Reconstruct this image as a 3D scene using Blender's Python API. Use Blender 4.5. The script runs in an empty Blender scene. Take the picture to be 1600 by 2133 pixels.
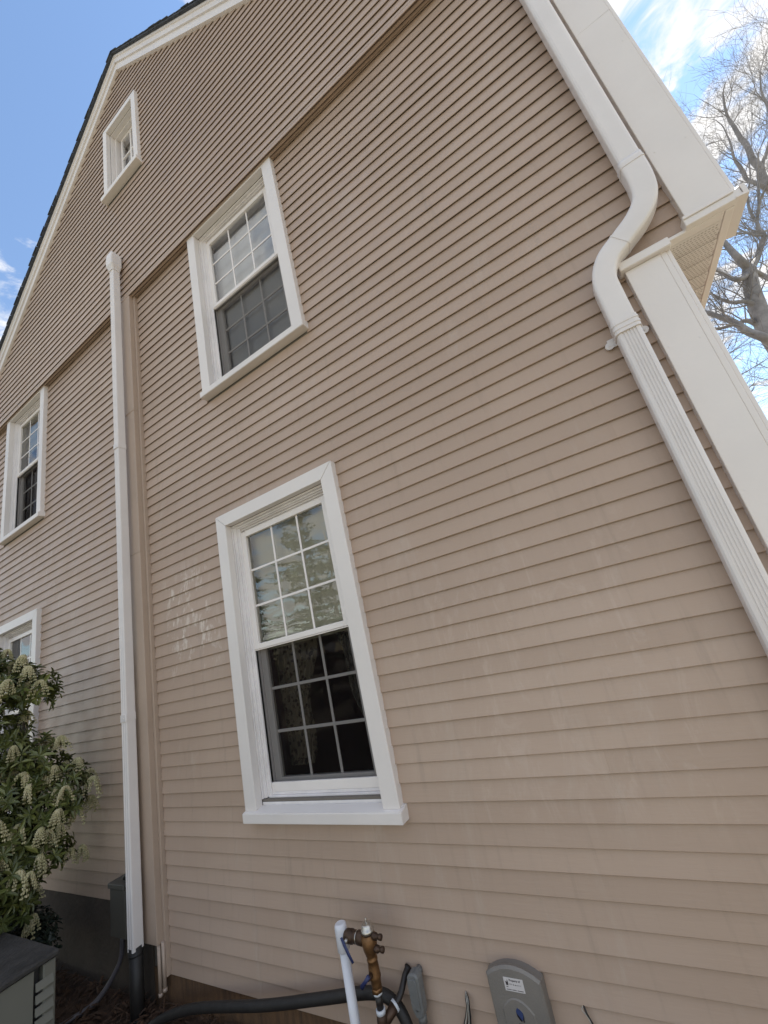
import bpy, bmesh, math, random
from mathutils import Vector, Matrix, noise
R_ = random.Random(7)
S = bpy.context.scene
COL = S.collection
rad = math.radians

# ---------------------------------------------------------------- camera
cam = bpy.data.cameras.new("camera"); camo = bpy.data.objects.new("camera", cam); COL.objects.link(camo)
cam.sensor_fit = 'HORIZONTAL'; cam.sensor_width = 36; cam.lens = 841.3/1600*36
cam.clip_start = 0.05; cam.clip_end = 2000
_r = Vector((0.83342418, 0.50747791, -0.21879285)); _d = Vector((-0.33415401, 0.147423, -0.93091759)); _f = Vector((-0.44016501, 0.84895973, 0.29244168))
camo.matrix_world = Matrix(((_r.x, -_d.x, -_f.x, 2.16145), (_r.y, -_d.y, -_f.y, -1.74391), (_r.z, -_d.z, -_f.z, 0.76856), (0, 0, 0, 1)))
S.camera = camo

# ---------------------------------------------------------------- world and sun
SUN_EL, SUN_AZ = 50.0, 33.0          # azimuth from +Y towards +X
W = bpy.data.worlds.new("World"); S.world = W; W.use_nodes = True
nt = W.node_tree; nt.nodes.clear()
N = nt.nodes.new; L = nt.links.new
out = N("ShaderNodeOutputWorld"); bg = N("ShaderNodeBackground"); bg.inputs[1].default_value = 0.108
sky = N("ShaderNodeTexSky"); sky.sky_type = 'NISHITA'; sky.sun_disc = False
sky.sun_elevation = rad(SUN_EL); sky.sun_rotation = rad(SUN_AZ); sky.altitude = 50; sky.air_density = 1.2; sky.dust_density = 0.02; sky.ozone_density = 1.6
tc = N("ShaderNodeTexCoord"); sep = N("ShaderNodeSeparateXYZ"); L(tc.outputs['Generated'], sep.inputs[0])
zc = N("ShaderNodeMath"); zc.operation = 'MAXIMUM'; L(sep.outputs[2], zc.inputs[0]); zc.inputs[1].default_value = 0.02
za = N("ShaderNodeMath"); za.operation = 'ADD'; L(zc.outputs[0], za.inputs[0]); za.inputs[1].default_value = 0.05
dx = N("ShaderNodeMath"); dx.operation = 'DIVIDE'; L(sep.outputs[0], dx.inputs[0]); L(za.outputs[0], dx.inputs[1])
dy = N("ShaderNodeMath"); dy.operation = 'DIVIDE'; L(sep.outputs[1], dy.inputs[0]); L(za.outputs[0], dy.inputs[1])
cmb = N("ShaderNodeCombineXYZ"); L(dx.outputs[0], cmb.inputs[0]); L(dy.outputs[0], cmb.inputs[1]); cmb.inputs[2].default_value = 30.64
n1 = N("ShaderNodeTexNoise"); n1.inputs['Scale'].default_value = 1.5; n1.inputs['Detail'].default_value = 3; n1.inputs['Roughness'].default_value = 0.5
n2 = N("ShaderNodeTexNoise"); n2.inputs['Scale'].default_value = 6.5; n2.inputs['Detail'].default_value = 8; n2.inputs['Roughness'].default_value = 0.62; n2.inputs['Distortion'].default_value = 0.5
L(cmb.outputs[0], n1.inputs['Vector']); L(cmb.outputs[0], n2.inputs['Vector'])
mx = N("ShaderNodeMath"); mx.operation = 'MULTIPLY_ADD'; L(n1.outputs[0], mx.inputs[0]); mx.inputs[1].default_value = 1.3
n2s = N("ShaderNodeMath"); n2s.operation = 'MULTIPLY'; L(n2.outputs[0], n2s.inputs[0]); n2s.inputs[1].default_value = 0.75; L(n2s.outputs[0], mx.inputs[2])
cr = N("ShaderNodeValToRGB"); cr.color_ramp.elements[0].position = 0.985; cr.color_ramp.elements[1].position = 1.0
mr = N("ShaderNodeMapRange"); mr.inputs['From Min'].default_value = 0.945; mr.inputs['From Max'].default_value = 1.08; mr.interpolation_type = 'SMOOTHSTEP'
L(mx.outputs[0], mr.inputs['Value'])
mix = N("ShaderNodeMix"); mix.data_type = 'RGBA'; L(mr.outputs[0], mix.inputs['Factor']); L(sky.outputs[0], mix.inputs['A'])
# cloud colour: brighter when thick, a touch of sky in it
cb = N("ShaderNodeMix"); cb.data_type = 'RGBA'; L(n2.outputs[0], cb.inputs['Factor']); cb.inputs['A'].default_value = (2.9, 3.3, 4.0, 1); cb.inputs['B'].default_value = (5.5, 5.1, 4.55, 1)
L(cb.outputs['Result'], mix.inputs['B']); L(mix.outputs['Result'], bg.inputs[0]); L(bg.outputs[0], out.inputs[0])

sl = bpy.data.lights.new("sun", 'SUN'); sl.energy = 5.0; sl.angle = rad(0.53); sl.color = (1.0, 0.955, 0.88)
so = bpy.data.objects.new("sun", sl); COL.objects.link(so)
sd = Vector((math.sin(rad(SUN_AZ))*math.cos(rad(SUN_EL)), math.cos(rad(SUN_AZ))*math.cos(rad(SUN_EL)), math.sin(rad(SUN_EL))))
so.rotation_euler = sd.to_track_quat('Z', 'Y').to_euler(); so.location = sd*40
S.view_settings.view_transform = 'Standard'; S.view_settings.look = 'None'; S.view_settings.gamma = 1
S.view_settings.exposure = 1.28; S.view_settings.use_curve_mapping = False
S.render.engine = 'CYCLES'
S.cycles.max_bounces = 8; S.cycles.transparent_max_bounces = 16

# ---------------------------------------------------------------- materials
def mat(name, col, rough=0.5, spec=0.5, metal=0.0, var=0.0, vscale=3.0, bump=0.0, bscale=60.0, col2=None, coat=0.0, stretch=None, sheen=0):
    m = bpy.data.materials.new(name); m.use_nodes = True; t = m.node_tree; b = t.nodes['Principled BSDF']
    b.inputs['Roughness'].default_value = rough; b.inputs['Specular IOR Level'].default_value = spec; b.inputs['Metallic'].default_value = metal
    b.inputs['Base Color'].default_value = (*col, 1); b.inputs['Coat Weight'].default_value = coat
    g = t.nodes.new("ShaderNodeNewGeometry"); vec = g.outputs['Position']
    if stretch:
        mp = t.nodes.new("ShaderNodeMapping"); mp.inputs['Scale'].default_value = stretch; t.links.new(vec, mp.inputs[0]); vec = mp.outputs[0]
    if var > 0 or col2:
        n = t.nodes.new("ShaderNodeTexNoise"); n.inputs['Scale'].default_value = vscale; n.inputs['Detail'].default_value = 6; n.inputs['Roughness'].default_value = 0.6
        t.links.new(vec, n.inputs['Vector'])
        c = t.nodes.new("ShaderNodeValToRGB"); e = c.color_ramp.elements; e[0].position = 0.32; e[1].position = 0.68
        if col2: e[0].color = (*col, 1); e[1].color = (*col2, 1)
        else:
            e[0].color = (*[x*(1-var) for x in col], 1); e[1].color = (*[min(1, x*(1+var)) for x in col], 1)
        t.links.new(n.outputs[0], c.inputs[0]); t.links.new(c.outputs[0], b.inputs['Base Color'])
    if bump > 0:
        n = t.nodes.new("ShaderNodeTexNoise"); n.inputs['Scale'].default_value = bscale; n.inputs['Detail'].default_value = 4; t.links.new(vec, n.inputs['Vector'])
        bp = t.nodes.new("ShaderNodeBump"); bp.inputs['Strength'].default_value = bump; bp.inputs['Distance'].default_value = 0.01
        t.links.new(n.outputs[0], bp.inputs['Height']); t.links.new(bp.outputs[0], b.inputs['Normal'])
    return m

def siding_material():
    m = bpy.data.materials.new("tan_vinyl"); m.use_nodes = True; t = m.node_tree; b = t.nodes['Principled BSDF']; n_ = t.nodes.new; l_ = t.links.new
    b.inputs['Roughness'].default_value = 0.42; b.inputs['Specular IOR Level'].default_value = 0.4
    geo = n_("ShaderNodeNewGeometry"); oi = n_("ShaderNodeObjectInfo"); s3 = n_("ShaderNodeSeparateXYZ"); l_(geo.outputs['Position'], s3.inputs[0])
    def mapn(scale, sc, det=5, rough=.6, dist=0):
        mp = n_("ShaderNodeMapping"); mp.inputs['Scale'].default_value = scale; l_(geo.outputs['Position'], mp.inputs[0])
        nn = n_("ShaderNodeTexNoise"); nn.inputs['Scale'].default_value = sc; nn.inputs['Detail'].default_value = det; nn.inputs['Roughness'].default_value = rough; nn.inputs['Distortion'].default_value = dist
        l_(mp.outputs[0], nn.inputs['Vector']); return nn.outputs[0]
    def mrange(v, a, bb, c=0., d=1.):
        q = n_("ShaderNodeMapRange"); q.inputs['From Min'].default_value = a; q.inputs['From Max'].default_value = bb; q.inputs['To Min'].default_value = c; q.inputs['To Max'].default_value = d; q.interpolation_type = 'SMOOTHSTEP'
        l_(v, q.inputs['Value']); return q.outputs[0]
    def mul(a, bb):
        q = n_("ShaderNodeMath"); q.operation = 'MULTIPLY'
        for i, x in enumerate((a, bb)):
            if isinstance(x, float): q.inputs[i].default_value = x
            else: l_(x, q.inputs[i])
        return q.outputs[0]
    def mixc(f, A, B):
        q = n_("ShaderNodeMix"); q.data_type = 'RGBA'
        l_(f, q.inputs['Factor'])
        for k, x in (('A', A), ('B', B)):
            if isinstance(x, tuple): q.inputs[k].default_value = (*x, 1)
            else: l_(x, q.inputs[k])
        return q.outputs['Result']
    base = mixc(mrange(mapn((1, 1, 1), 0.9, 3), .3, .7), (.425, .312, .238), (.475, .355, .277))
    # board-to-board tone
    base = mixc(mrange(oi.outputs['Random'], 0., 1., 0., .48), base, (.385, .28, .212))
    # faint vertical dirt streaks
    base = mixc(mul(mrange(mapn((9, 1, .7), 2.2, 7, .65), .52, .8), .35), base, (.25, .20, .155))
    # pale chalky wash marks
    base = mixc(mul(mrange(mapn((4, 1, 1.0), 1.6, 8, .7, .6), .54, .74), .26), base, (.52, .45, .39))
    # painted patch of light reflected from windows, between the chase and the near window
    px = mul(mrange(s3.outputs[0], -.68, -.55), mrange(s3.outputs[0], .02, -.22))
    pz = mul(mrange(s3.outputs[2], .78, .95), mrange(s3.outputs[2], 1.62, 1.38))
    reflected_light = mul(mrange(mapn((22, 1, 5), 1.6, 9, .75, .4), .46, .56), mrange(mapn((1, 1, .8), 7.5, 4, .6, .8), .47, .58))
    base = mixc(mul(mul(mul(px, pz), reflected_light), .85), base, (.66, .58, .50))
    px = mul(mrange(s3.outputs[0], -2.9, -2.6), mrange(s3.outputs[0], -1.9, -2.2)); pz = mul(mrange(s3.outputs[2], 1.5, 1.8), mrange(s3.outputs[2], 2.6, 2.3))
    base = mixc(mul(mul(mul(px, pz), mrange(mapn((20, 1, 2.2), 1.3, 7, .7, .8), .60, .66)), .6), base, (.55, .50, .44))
    # soft sunlit reflections, painted into the colour, low on the right
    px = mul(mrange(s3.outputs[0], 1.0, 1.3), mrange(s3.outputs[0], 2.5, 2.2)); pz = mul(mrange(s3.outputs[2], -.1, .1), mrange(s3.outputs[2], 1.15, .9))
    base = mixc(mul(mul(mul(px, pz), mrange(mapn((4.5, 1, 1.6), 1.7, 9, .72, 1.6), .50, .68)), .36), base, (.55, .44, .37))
    l_(base, b.inputs['Base Color'])
    # embossed grain, very soft
    bp = n_("ShaderNodeBump"); bp.inputs['Strength'].default_value = .16; bp.inputs['Distance'].default_value = .004
    l_(mapn((1.2, 1, 10), 9, 5), bp.inputs['Height']); l_(bp.outputs[0], b.inputs['Normal'])
    l_(mrange(mapn((1, 1, 1), 5, 4), .3, .7, .36, .52), b.inputs['Roughness'])
    return m

def glass_material(name, ior=1.7, tint=(1, 1, 1), dirt=0.03):
    m = bpy.data.materials.new(name); m.use_nodes = True; t = m.node_tree; t.nodes.clear(); n_ = t.nodes.new; l_ = t.links.new
    o = n_("ShaderNodeOutputMaterial"); tr = n_("ShaderNodeBsdfTransparent"); tr.inputs[0].default_value = (*tint, 1)
    gl = n_("ShaderNodeBsdfGlossy"); gl.inputs['Roughness'].default_value = 0.015
    fr = n_("ShaderNodeFresnel"); fr.inputs[0].default_value = ior
    g = n_("ShaderNodeNewGeometry"); nn = n_("ShaderNodeTexNoise"); nn.inputs['Scale'].default_value = 5.5; nn.inputs['Detail'].default_value = 1.0
    l_(g.outputs['Position'], nn.inputs['Vector']); bp = n_("ShaderNodeBump"); bp.inputs['Strength'].default_value = .10; bp.inputs['Distance'].default_value = .010
    l_(nn.outputs[0], bp.inputs['Height']); l_(bp.outputs[0], gl.inputs['Normal'])
    mx = n_("ShaderNodeMixShader"); l_(fr.outputs[0], mx.inputs[0]); l_(tr.outputs[0], mx.inputs[1]); l_(gl.outputs[0], mx.inputs[2])
    df = n_("ShaderNodeBsdfDiffuse"); df.inputs[0].default_value = (.6, .6, .6, 1)
    m2 = n_("ShaderNodeMixShader"); m2.inputs[0].default_value = dirt; l_(mx.outputs[0], m2.inputs[1]); l_(df.outputs[0], m2.inputs[2])
    l_(m2.outputs[0], o.inputs[0]); return m

def sheer_material(name, col, alpha, pattern=False, translucent=.5):
    m = bpy.data.materials.new(name); m.use_nodes = True; t = m.node_tree; t.nodes.clear(); n_ = t.nodes.new; l_ = t.links.new
    o = n_("ShaderNodeOutputMaterial"); tr = n_("ShaderNodeBsdfTransparent"); df = n_("ShaderNodeBsdfDiffuse"); df.inputs[0].default_value = (*col, 1)
    tl = n_("ShaderNodeBsdfTranslucent"); tl.inputs[0].default_value = (*col, 1); a = n_("ShaderNodeMixShader"); a.inputs[0].default_value = translucent
    l_(df.outputs[0], a.inputs[1]); l_(tl.outputs[0], a.inputs[2])
    mx = n_("ShaderNodeMixShader"); l_(tr.outputs[0], mx.inputs[1]); l_(a.outputs[0], mx.inputs[2])
    if pattern:
        g = n_("ShaderNodeNewGeometry"); v = n_("ShaderNodeTexVoronoi"); v.inputs['Scale'].default_value = 42; v.feature = 'SMOOTH_F1'; l_(g.outputs['Position'], v.inputs['Vector'])
        q = n_("ShaderNodeMapRange"); q.inputs['From Min'].default_value = .28; q.inputs['From Max'].default_value = .42; q.inputs['To Min'].default_value = alpha*.35; q.inputs['To Max'].default_value = min(1, alpha*1.3)
        l_(v.outputs['Distance'], q.inputs['Value']); l_(q.outputs[0], mx.inputs[0])
    else: mx.inputs[0].default_value = alpha
    l_(mx.outputs[0], o.inputs[0]); return m

M = dict(
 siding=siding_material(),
 tantrim=mat("tan_trim", (.42, .32, .25), .4, var=.07, vscale=2.5, bump=.05),
 white=mat("white_trim", (.74, .69, .66), .38, var=.045, vscale=1.7, bump=.05, bscale=40),
 whitew=mat("white_paint_weathered", (.74, .70, .69), .55, var=.10, vscale=7, bump=.03, bscale=30, stretch=(1, 1, .5)),
 vinylw=mat("white_vinyl", (.80, .745, .71), .3, var=.03, vscale=4),
 spout=mat("downspout_enamel", (.72, .675, .655), .33, var=.05, vscale=3, bump=.04, bscale=25),
 soffit=mat("soffit_vinyl", (.70, .66, .64), .5, var=.05),
 shingle=mat("shingle", (.05, .055, .065), .9, var=.4, vscale=20, bump=.6, bscale=120),
 core=mat("sheathing", (.16, .14, .12), .9),
 interior=mat("interior_wall", (.22, .085, .08), .9, var=.2, vscale=1.2),
 found=mat("painted_foundation", (.075, .058, .045), .85, var=.25, vscale=3, bump=.5, bscale=30),
 wood=mat("stained_footing", (.16, .085, .04), .85, col2=(.07, .04, .022), vscale=5, bump=.4, bscale=40, stretch=(6, 1, .8)),
 glass=glass_material("window_glass", 1.45, dirt=.008),
 glassup=glass_material("window_glass_upper", 2.0, dirt=.02),
 screen=sheer_material("insect_screen", (.012, .009, .009), .50, translucent=.2),
 shade=mat("roller_shade", (.60, .57, .45), .9, var=.06, vscale=2),
 shadew=mat("white_blind", (.85, .85, .86), .85, var=.06, vscale=2),
 lace=sheer_material("lace", (.42, .36, .26), .8, pattern=True),
 drape=sheer_material("drape", (.16, .11, .10), .9),
 sheer=sheer_material("sheer_curtain", (.40, .38, .33), .45),
 brass=mat("old_brass", (.20, .105, .045), .48, metal=.75, var=.3, vscale=40, bump=.2, bscale=150),
 darkbrass=mat("dark_brass", (.075, .045, .03), .5, metal=.6, var=.3, vscale=40),
 silver=mat("silver_cap", (.55, .52, .47), .3, metal=.9, var=.15, vscale=50),
 tape=mat("thread_tape", (.62, .64, .68), .6),
 black=mat("black_rubber", (.018, .016, .015), .55, var=.2, vscale=30, bump=.15, bscale=80),
 blackiron=mat("black_iron", (.02, .015, .013), .45, var=.3, vscale=30),
 bluev=mat("blue_vinyl_grip", (.025, .035, .11), .4),
 redv=mat("red_vinyl_grip", (.30, .03, .03), .45),
 pvc=mat("white_pvc", (.66, .66, .70), .3, var=.05, vscale=8),
 greyabs=mat("grey_plastic", (.20, .18, .16), .5, var=.1, vscale=6, bump=.15, bscale=200),
 greymet=mat("grey_fitting", (.17, .17, .165), .5, var=.15, vscale=12, bump=.2, bscale=100),
 tanbox=mat("tan_grey_box", (.075, .07, .058), .6, var=.15),
 acmet=mat("beige_cabinet", (.15, .148, .125), .5, var=.07, vscale=3),
 acdark=mat("dark_cabinet_top", (.045, .042, .04), .8, var=.4, vscale=9, bump=.4, bscale=60),
 paper=mat("sticker_paper", (.62, .58, .57), .6),
 ink=mat("sticker_ink", (.04, .03, .035), .6),
 logoblue=mat("logo_blue", (.035, .055, .15), .5),
 logoblack=mat("logo_black", (.01, .008, .014), .5),
 cablew=mat("pale_cable", (.42, .39, .34), .5),
 cableg=mat("grey_whip_conduit", (.10, .09, .10), .5),
 bark=mat("tree_bark", (.26, .245, .24), .85, var=.3, vscale=4, bump=.6, bscale=15),
 bark2=mat("shrub_bark", (.07, .055, .04), .85, var=.3, vscale=20),
 leaf=mat("shrub_leaf", (.045, .06, .017), .4, col2=(.11, .125, .032), vscale=6),
 leafy=mat("shrub_leaf_young", (.17, .18, .045), .38, col2=(.11, .13, .035), vscale=9),
 leafd=mat("dark_leaf", (.012, .022, .014), .45, col2=(.02, .032, .02), vscale=9),
 flower=mat("cream_flower", (.30, .29, .14), .6, col2=(.54, .48, .31), vscale=30),
 needle=mat("conifer_needle", (.025, .05, .022), .6, col2=(.05, .08, .03), vscale=2),
 mulch=mat("mulch_soil", (.035, .02, .013), .95, col2=(.085, .045, .025), vscale=25, bump=1, bscale=60),
 chip=mat("bark_chips", (.09, .045, .022), .9, col2=(.03, .018, .012), vscale=30),
 lawn=mat("lawn", (.15, .145, .095), .95, col2=(.23, .20, .155), vscale=1.3, bump=1, bscale=40),
)
# ---------------------------------------------------------------- helpers
def link(o, parent=None):
    COL.objects.link(o)
    if parent: o.parent = parent
    return o
def obj(name, bm, m, parent=None, smooth=False, bevel=0.0, kind=None):
    if bevel > 0: bmesh.ops.bevel(bm, geom=[e for e in bm.edges], offset=bevel, segments=1, affect='EDGES', clamp_overlap=True)
    bm.normal_update(); me = bpy.data.meshes.new(name); bm.to_mesh(me); bm.free()
    if isinstance(m, (list, tuple)):
        for q in m: me.materials.append(q)
    else: me.materials.append(m)
    if smooth:
        for p in me.polygons: p.use_smooth = True
    o = bpy.data.objects.new(name, me); link(o, parent)
    if kind: o['kind'] = kind
    return o
def tag(o, label, cat, group=None):
    o['label'] = label; o['category'] = cat
    if group: o['group'] = group
    return o
def empty(name, loc, label, cat, group=None):
    o = bpy.data.objects.new(name, None); o.empty_display_size = .1; o.location = loc; COL.objects.link(o); return tag(o, label, cat, group)
def fix(root):
    """children were built in world coordinates: move them into the root's space"""
    bpy.context.view_layer.update()
    inv = Matrix.Translation(-root.location)
    for c in root.children: c.matrix_parent_inverse = inv
def box(bm, x0, x1, y0, y1, z0, z1, mi=0):
    vs = [bm.verts.new((x, y, z)) for x in (x0, x1) for y in (y0, y1) for z in (z0, z1)]
    for f in ((0, 1, 3, 2), (4, 6, 7, 5), (0, 4, 5, 1), (2, 3, 7, 6), (0, 2, 6, 4), (1, 5, 7, 3)):
        q = bm.faces.new([vs[i] for i in f]); q.material_index = mi
    return vs
def nbox(*a): bm = bmesh.new(); box(bm, *a); return bm
def prism(bm, poly, y0, y1, mi=0):
    """poly in (x,z), extruded along y"""
    a = [bm.verts.new((x, y0, z)) for x, z in poly]; b = [bm.verts.new((x, y1, z)) for x, z in poly]
    n = len(poly); bm.faces.new(a).material_index = mi; bm.faces.new(b[::-1]).material_index = mi
    for i in range(n): bm.faces.new((a[i], b[i], b[(i+1) % n], a[(i+1) % n])).material_index = mi
    bmesh.ops.recalc_face_normals(bm, faces=bm.faces[:])
def tube(bm, pts, r, n=10, cap=True, mi=0):
    pts = [Vector(p) for p in pts]; rs = r if isinstance(r, (list, tuple)) else [r]*len(pts)
    rings = []; up = None
    for i, p in enumerate(pts):
        t = (pts[min(i+1, len(pts)-1)]-pts[max(i-1, 0)])
        t = t.normalized() if t.length > 1e-9 else Vector((0, 0, 1))
        if up is None:
            up = t.cross(Vector((.31, .87, .38))).normalized()
        up = (up-t*up.dot(t)).normalized(); w = t.cross(up)
        rings.append([bm.verts.new(p+(up*math.cos(2*math.pi*k/n)+w*math.sin(2*math.pi*k/n))*rs[i]) for k in range(n)])
    for a, b in zip(rings, rings[1:]):
        for k in range(n):
            f = bm.faces.new((a[k], a[(k+1) % n], b[(k+1) % n], b[k])); f.smooth = True; f.material_index = mi
    if cap:
        bm.faces.new(rings[0][::-1]).material_index = mi; bm.faces.new(rings[-1]).material_index = mi
def ntube(pts, r, n=12): bm = bmesh.new(); tube(bm, pts, r, n); return bm
def sweep(bm, pts, prof, cap=True):
    """prof: list of (u, v); path lies mostly in the xz plane, v is along -y, u is perpendicular in the xz plane"""
    pts = [Vector(p) for p in pts]; rings = []
    for i, p in enumerate(pts):
        t = (pts[min(i+1, len(pts)-1)]-pts[max(i-1, 0)]).normalized()
        u = Vector((0, 1, 0)).cross(t).normalized()
        if abs(t.z) < .2 and abs(t.x) < .2: u = Vector((1, 0, 0))
        v = u.cross(t).normalized()
        if v.y > 0: v = -v
        if u.x < 0 and abs(t.z) > .2: u = -u
        rings.append([bm.verts.new(p+u*a+v*b) for a, b in prof])
    n = len(prof)
    for a, b in zip(rings, rings[1:]):
        for k in range(n): bm.faces.new((a[k], a[(k+1) % n], b[(k+1) % n], b[k]))
    if cap: bm.faces.new(rings[0][::-1]); bm.faces.new(rings[-1])
    bmesh.ops.recalc_face_normals(bm, faces=bm.faces[:])
def smooth_path(P, per=6):
    P = [Vector(p) for p in P]; out_ = []
    for i in range(len(P)-1):
        a = P[max(i-1, 0)]; b = P[i]; c = P[i+1]; d = P[min(i+2, len(P)-1)]
        for k in range(per):
            t = k/per; out_.append(.5*((2*b)+(c-a)*t+(2*a-5*b+4*c-d)*t*t+(3*b-a-3*c+d)*t**3))
    out_.append(P[-1]); return out_
def rrect(w, d, r, flutes=0, seg=3):
    """rounded rectangle profile, front (v = d) fluted"""
    pts = []
    for cx, cy, a0 in ((w/2-r, d-r, 0), (-w/2+r, d-r, 90), (-w/2+r, r, 180), (w/2-r, r, 270)):
        arc = [(cx+r*math.cos(rad(a0+90*k/seg)), cy+r*math.sin(rad(a0+90*k/seg))) for k in range(seg+1)]
        pts += arc
        if a0 == 0 and flutes:
            span = w-2*r
            for k in range(flutes):
                x = w/2-r-span*(k+.5)/flutes; q = span/flutes*.22
                pts += [(x+q*1.6, d), (x+q, d-.0035), (x-q, d-.0035), (x-q*1.6, d)]
    return pts

# ================================================================ GROUND
GZ = -0.95
bm = bmesh.new()
vs = [bm.verts.new(p) for p in ((-300, -300, GZ), (300, -300, GZ), (300, 300, GZ), (-300, 300, GZ))]; bm.faces.new(vs)
g = obj("ground", bm, M['lawn'], kind='structure')
bm = bmesh.new(); nx, ny = 60, 14
vv = [[bm.verts.new((-5.5+9.5*i/nx, -1.15+1.17*j/ny, GZ+.03+.035*noise.noise(Vector((i*.7, j*.7, 2)))+.03*math.sin(math.pi*j/ny))) for j in range(ny+1)] for i in range(nx+1)]
for i in range(nx):
    for j in range(ny): bm.faces.new((vv[i][j], vv[i+1][j], vv[i+1][j+1], vv[i][j+1]))
obj("mulch_bed", bm, M['mulch'], smooth=True, kind='structure')
bm = bmesh.new()
for k in range(5200):
    x = R_.uniform(-3.2, 2.6); y = R_.uniform(-1.1, -.02); z = GZ+.055+R_.random()*.03
    a = R_.random()*6.28; l = R_.uniform(.012, .04); w = R_.uniform(.004, .011)
    mt = Matrix.Translation((x, y, z)) @ Matrix.Rotation(a, 4, 'Z') @ Matrix.Rotation(R_.uniform(-.5, .5), 4, 'Y')
    q = [bm.verts.new(mt @ Vector(p)) for p in ((-l, -w, 0), (l, -w*.6, 0), (l*.9, w, .002), (-l, w*.8, .001), (0, 0, .006))]
    for f in ((0, 1, 4), (1, 2, 4), (2, 3, 4), (3, 0, 4)): bm.faces.new([q[i] for i in f])
o = obj("bark_mulch", bm, M['chip'], kind='stuff'); tag(o, "dark brown bark mulch scattered along the foot of the house", "mulch")

# ================================================================ HOUSE
house = empty("house", (-.9, 4, GZ), "tan vinyl-sided house with white trimmed sash windows and a steep gable", "house")
SP = .0762
XL, XR, XRL = -4.72, 2.95, 2.72         # left end, right end of the overhanging storey, right end of the ground storey
SOF = 1.96                              # underside of the front overhang
BAND = 4.30                             # underside of the projecting gable
GY = -.06                               # gable siding plane
PX, PZ, ML, MR = -.815, 7.68, .872, .832
def gable_z(x): return PZ-(ML*(PX-x) if x < PX else MR*(x-PX))
DXW = -3.58
def W1(dx=0): return dict(o=(.037+dx, 1.02+dx), z=(.075, 1.745))
HOLES_LOW = [(.037, 1.02, -.005, 1.745), (.037+DXW, 1.02+DXW, -.005, 1.745), (.037, 1.02, 2.69, 4.31), (.037+DXW, 1.02+DXW, 2.69, 4.31)]
HOLE_UP = (-1.113, -.478, 5.73, 6.875)
CHASE = (-.95, -.772)
def board(x0, x1, z, y, s=SP, ph=0.0, ends=None, lap=0.0):
    """one lapped siding board: butt at y, top tucked back; slightly wavy like vinyl. ends: (z-dependent x) for the gable"""
    bm = bmesh.new(); n = max(1, min(6, int((x1-x0)/.9)))
    y -= lap; prof = [(y+.0138, z+.014), (y+.0030, z+.011), (y+.0022, z-.0004), (y, z+.0018), (y+.0106, z+s+.004), (y+.0142, z+s+.004)]
    rings = []
    for i in range(n+1):
        x = x0+(x1-x0)*i/n; wob = .0011*noise.noise(Vector((x*1.7, z*9+ph, 3.3))); wz = .0008*noise.noise(Vector((x*1.1, z*7, 8.1)))
        ring = []
        for k, (py, pz) in enumerate(prof):
            xx = x
            if ends and i == 0: xx = max(x0, ends[0](pz))
            if ends and i == n: xx = min(x1, ends[1](pz))
            ring.append(bm.verts.new((xx, py+(wob if k in (1, 2, 3) else 0), pz+(wz if 0 < k < 4 else 0))))
        rings.append(ring)
    for a, b in zip(rings, rings[1:]):
        for k in range(5): bm.faces.new((a[k], b[k], b[k+1], a[k+1]))
    bm.faces.new([v for v in rings[0][::-1]]); bm.faces.new(rings[-1])
    bmesh.ops.recalc_face_normals(bm, faces=bm.faces[:])
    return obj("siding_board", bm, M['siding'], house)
def segments(x0, x1, holes, z, s):
    seg = [(x0, x1)]
    for hx0, hx1, hz0, hz1 in holes:
        if z+s*.5 > hz0 and z+s*.5 < hz1:
            new = []
            for a, b in seg:
                if hx1 <= a or hx0 >= b: new.append((a, b)); continue
                if hx0-a > .01: new.append((a, hx0))
                if b-hx1 > .01: new.append((hx1, b))
            seg = new
    return seg
k = -10
while k*SP < BAND-.01:
    z = k*SP; xr = 2.585 if z < SOF-.03 else 2.83
    x0 = XL if z > -.47 else CHASE[0]
    hs = HOLES_LOW+[(CHASE[0]-.001, CHASE[1], -9, 9)]
    for a, b in segments(x0, xr, hs, z, SP):
        if b-a > .05:
            jr = random.Random((k+30)//3); jx = a+(b-a)*jr.uniform(.15, .85)
            if b-a > 1.4 and jr.random() < .45:
                board(a, jx+.012, z, 0.0, lap=.0010); board(jx, b, z, 0.0)
            else: board(a, b, z, 0.0)
    k += 1
ZB = 4.262
zz = ZB; kk = 0
GT = []
while zz < PZ-.06:
    lo = lambda q: PX-(PZ+.03-q)/ML; hi = lambda q: PX+(PZ+.03-q)/MR
    a = max(XL, lo(zz)); b = min(XR-.10, hi(zz))
    for s0, s1 in segments(a, b, [HOLE_UP], zz, SP):
        board(s0, s1, zz, GY, ends=(lo if s0 == a else (lambda q, s0=s0: s0), hi if s1 == b else (lambda q, s1=s1: s1)))
    zz += SP; kk += 1
# sheathing behind the boards, with openings
def core_wall(y0, y1, xb, zb, holes, lim=None):
    bm = bmesh.new()
    for xa, xc in zip(xb, xb[1:]):
        for za_, zc_ in zip(zb, zb[1:]):
            cx, cz = (xa+xc)/2, (za_+zc_)/2
            if any(h[0] < cx < h[1] and h[2] < cz < h[3] for h in holes): continue
            if lim and not lim(xa, xc, za_, zc_): continue
            box(bm, xa, xc, y0, y1, za_, zc_)
    return bm
hw = [(.10, .955, .10, 1.70), (.10+DXW, .955+DXW, .10, 1.70), (.10, .955, 2.80, 4.26), (.10+DXW, .955+DXW, 2.80, 4.26)]
bm = core_wall(.0147, .16, [XL, .10+DXW, .955+DXW, .10, .955, 2.62], [GZ-.1, .10, 1.70, 1.94], hw)
b2 = core_wall(.0147, .16, [XL, .10+DXW, .955+DXW, .10, .955, 2.90], [1.975, 2.80, 4.26, 4.32], hw)
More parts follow.
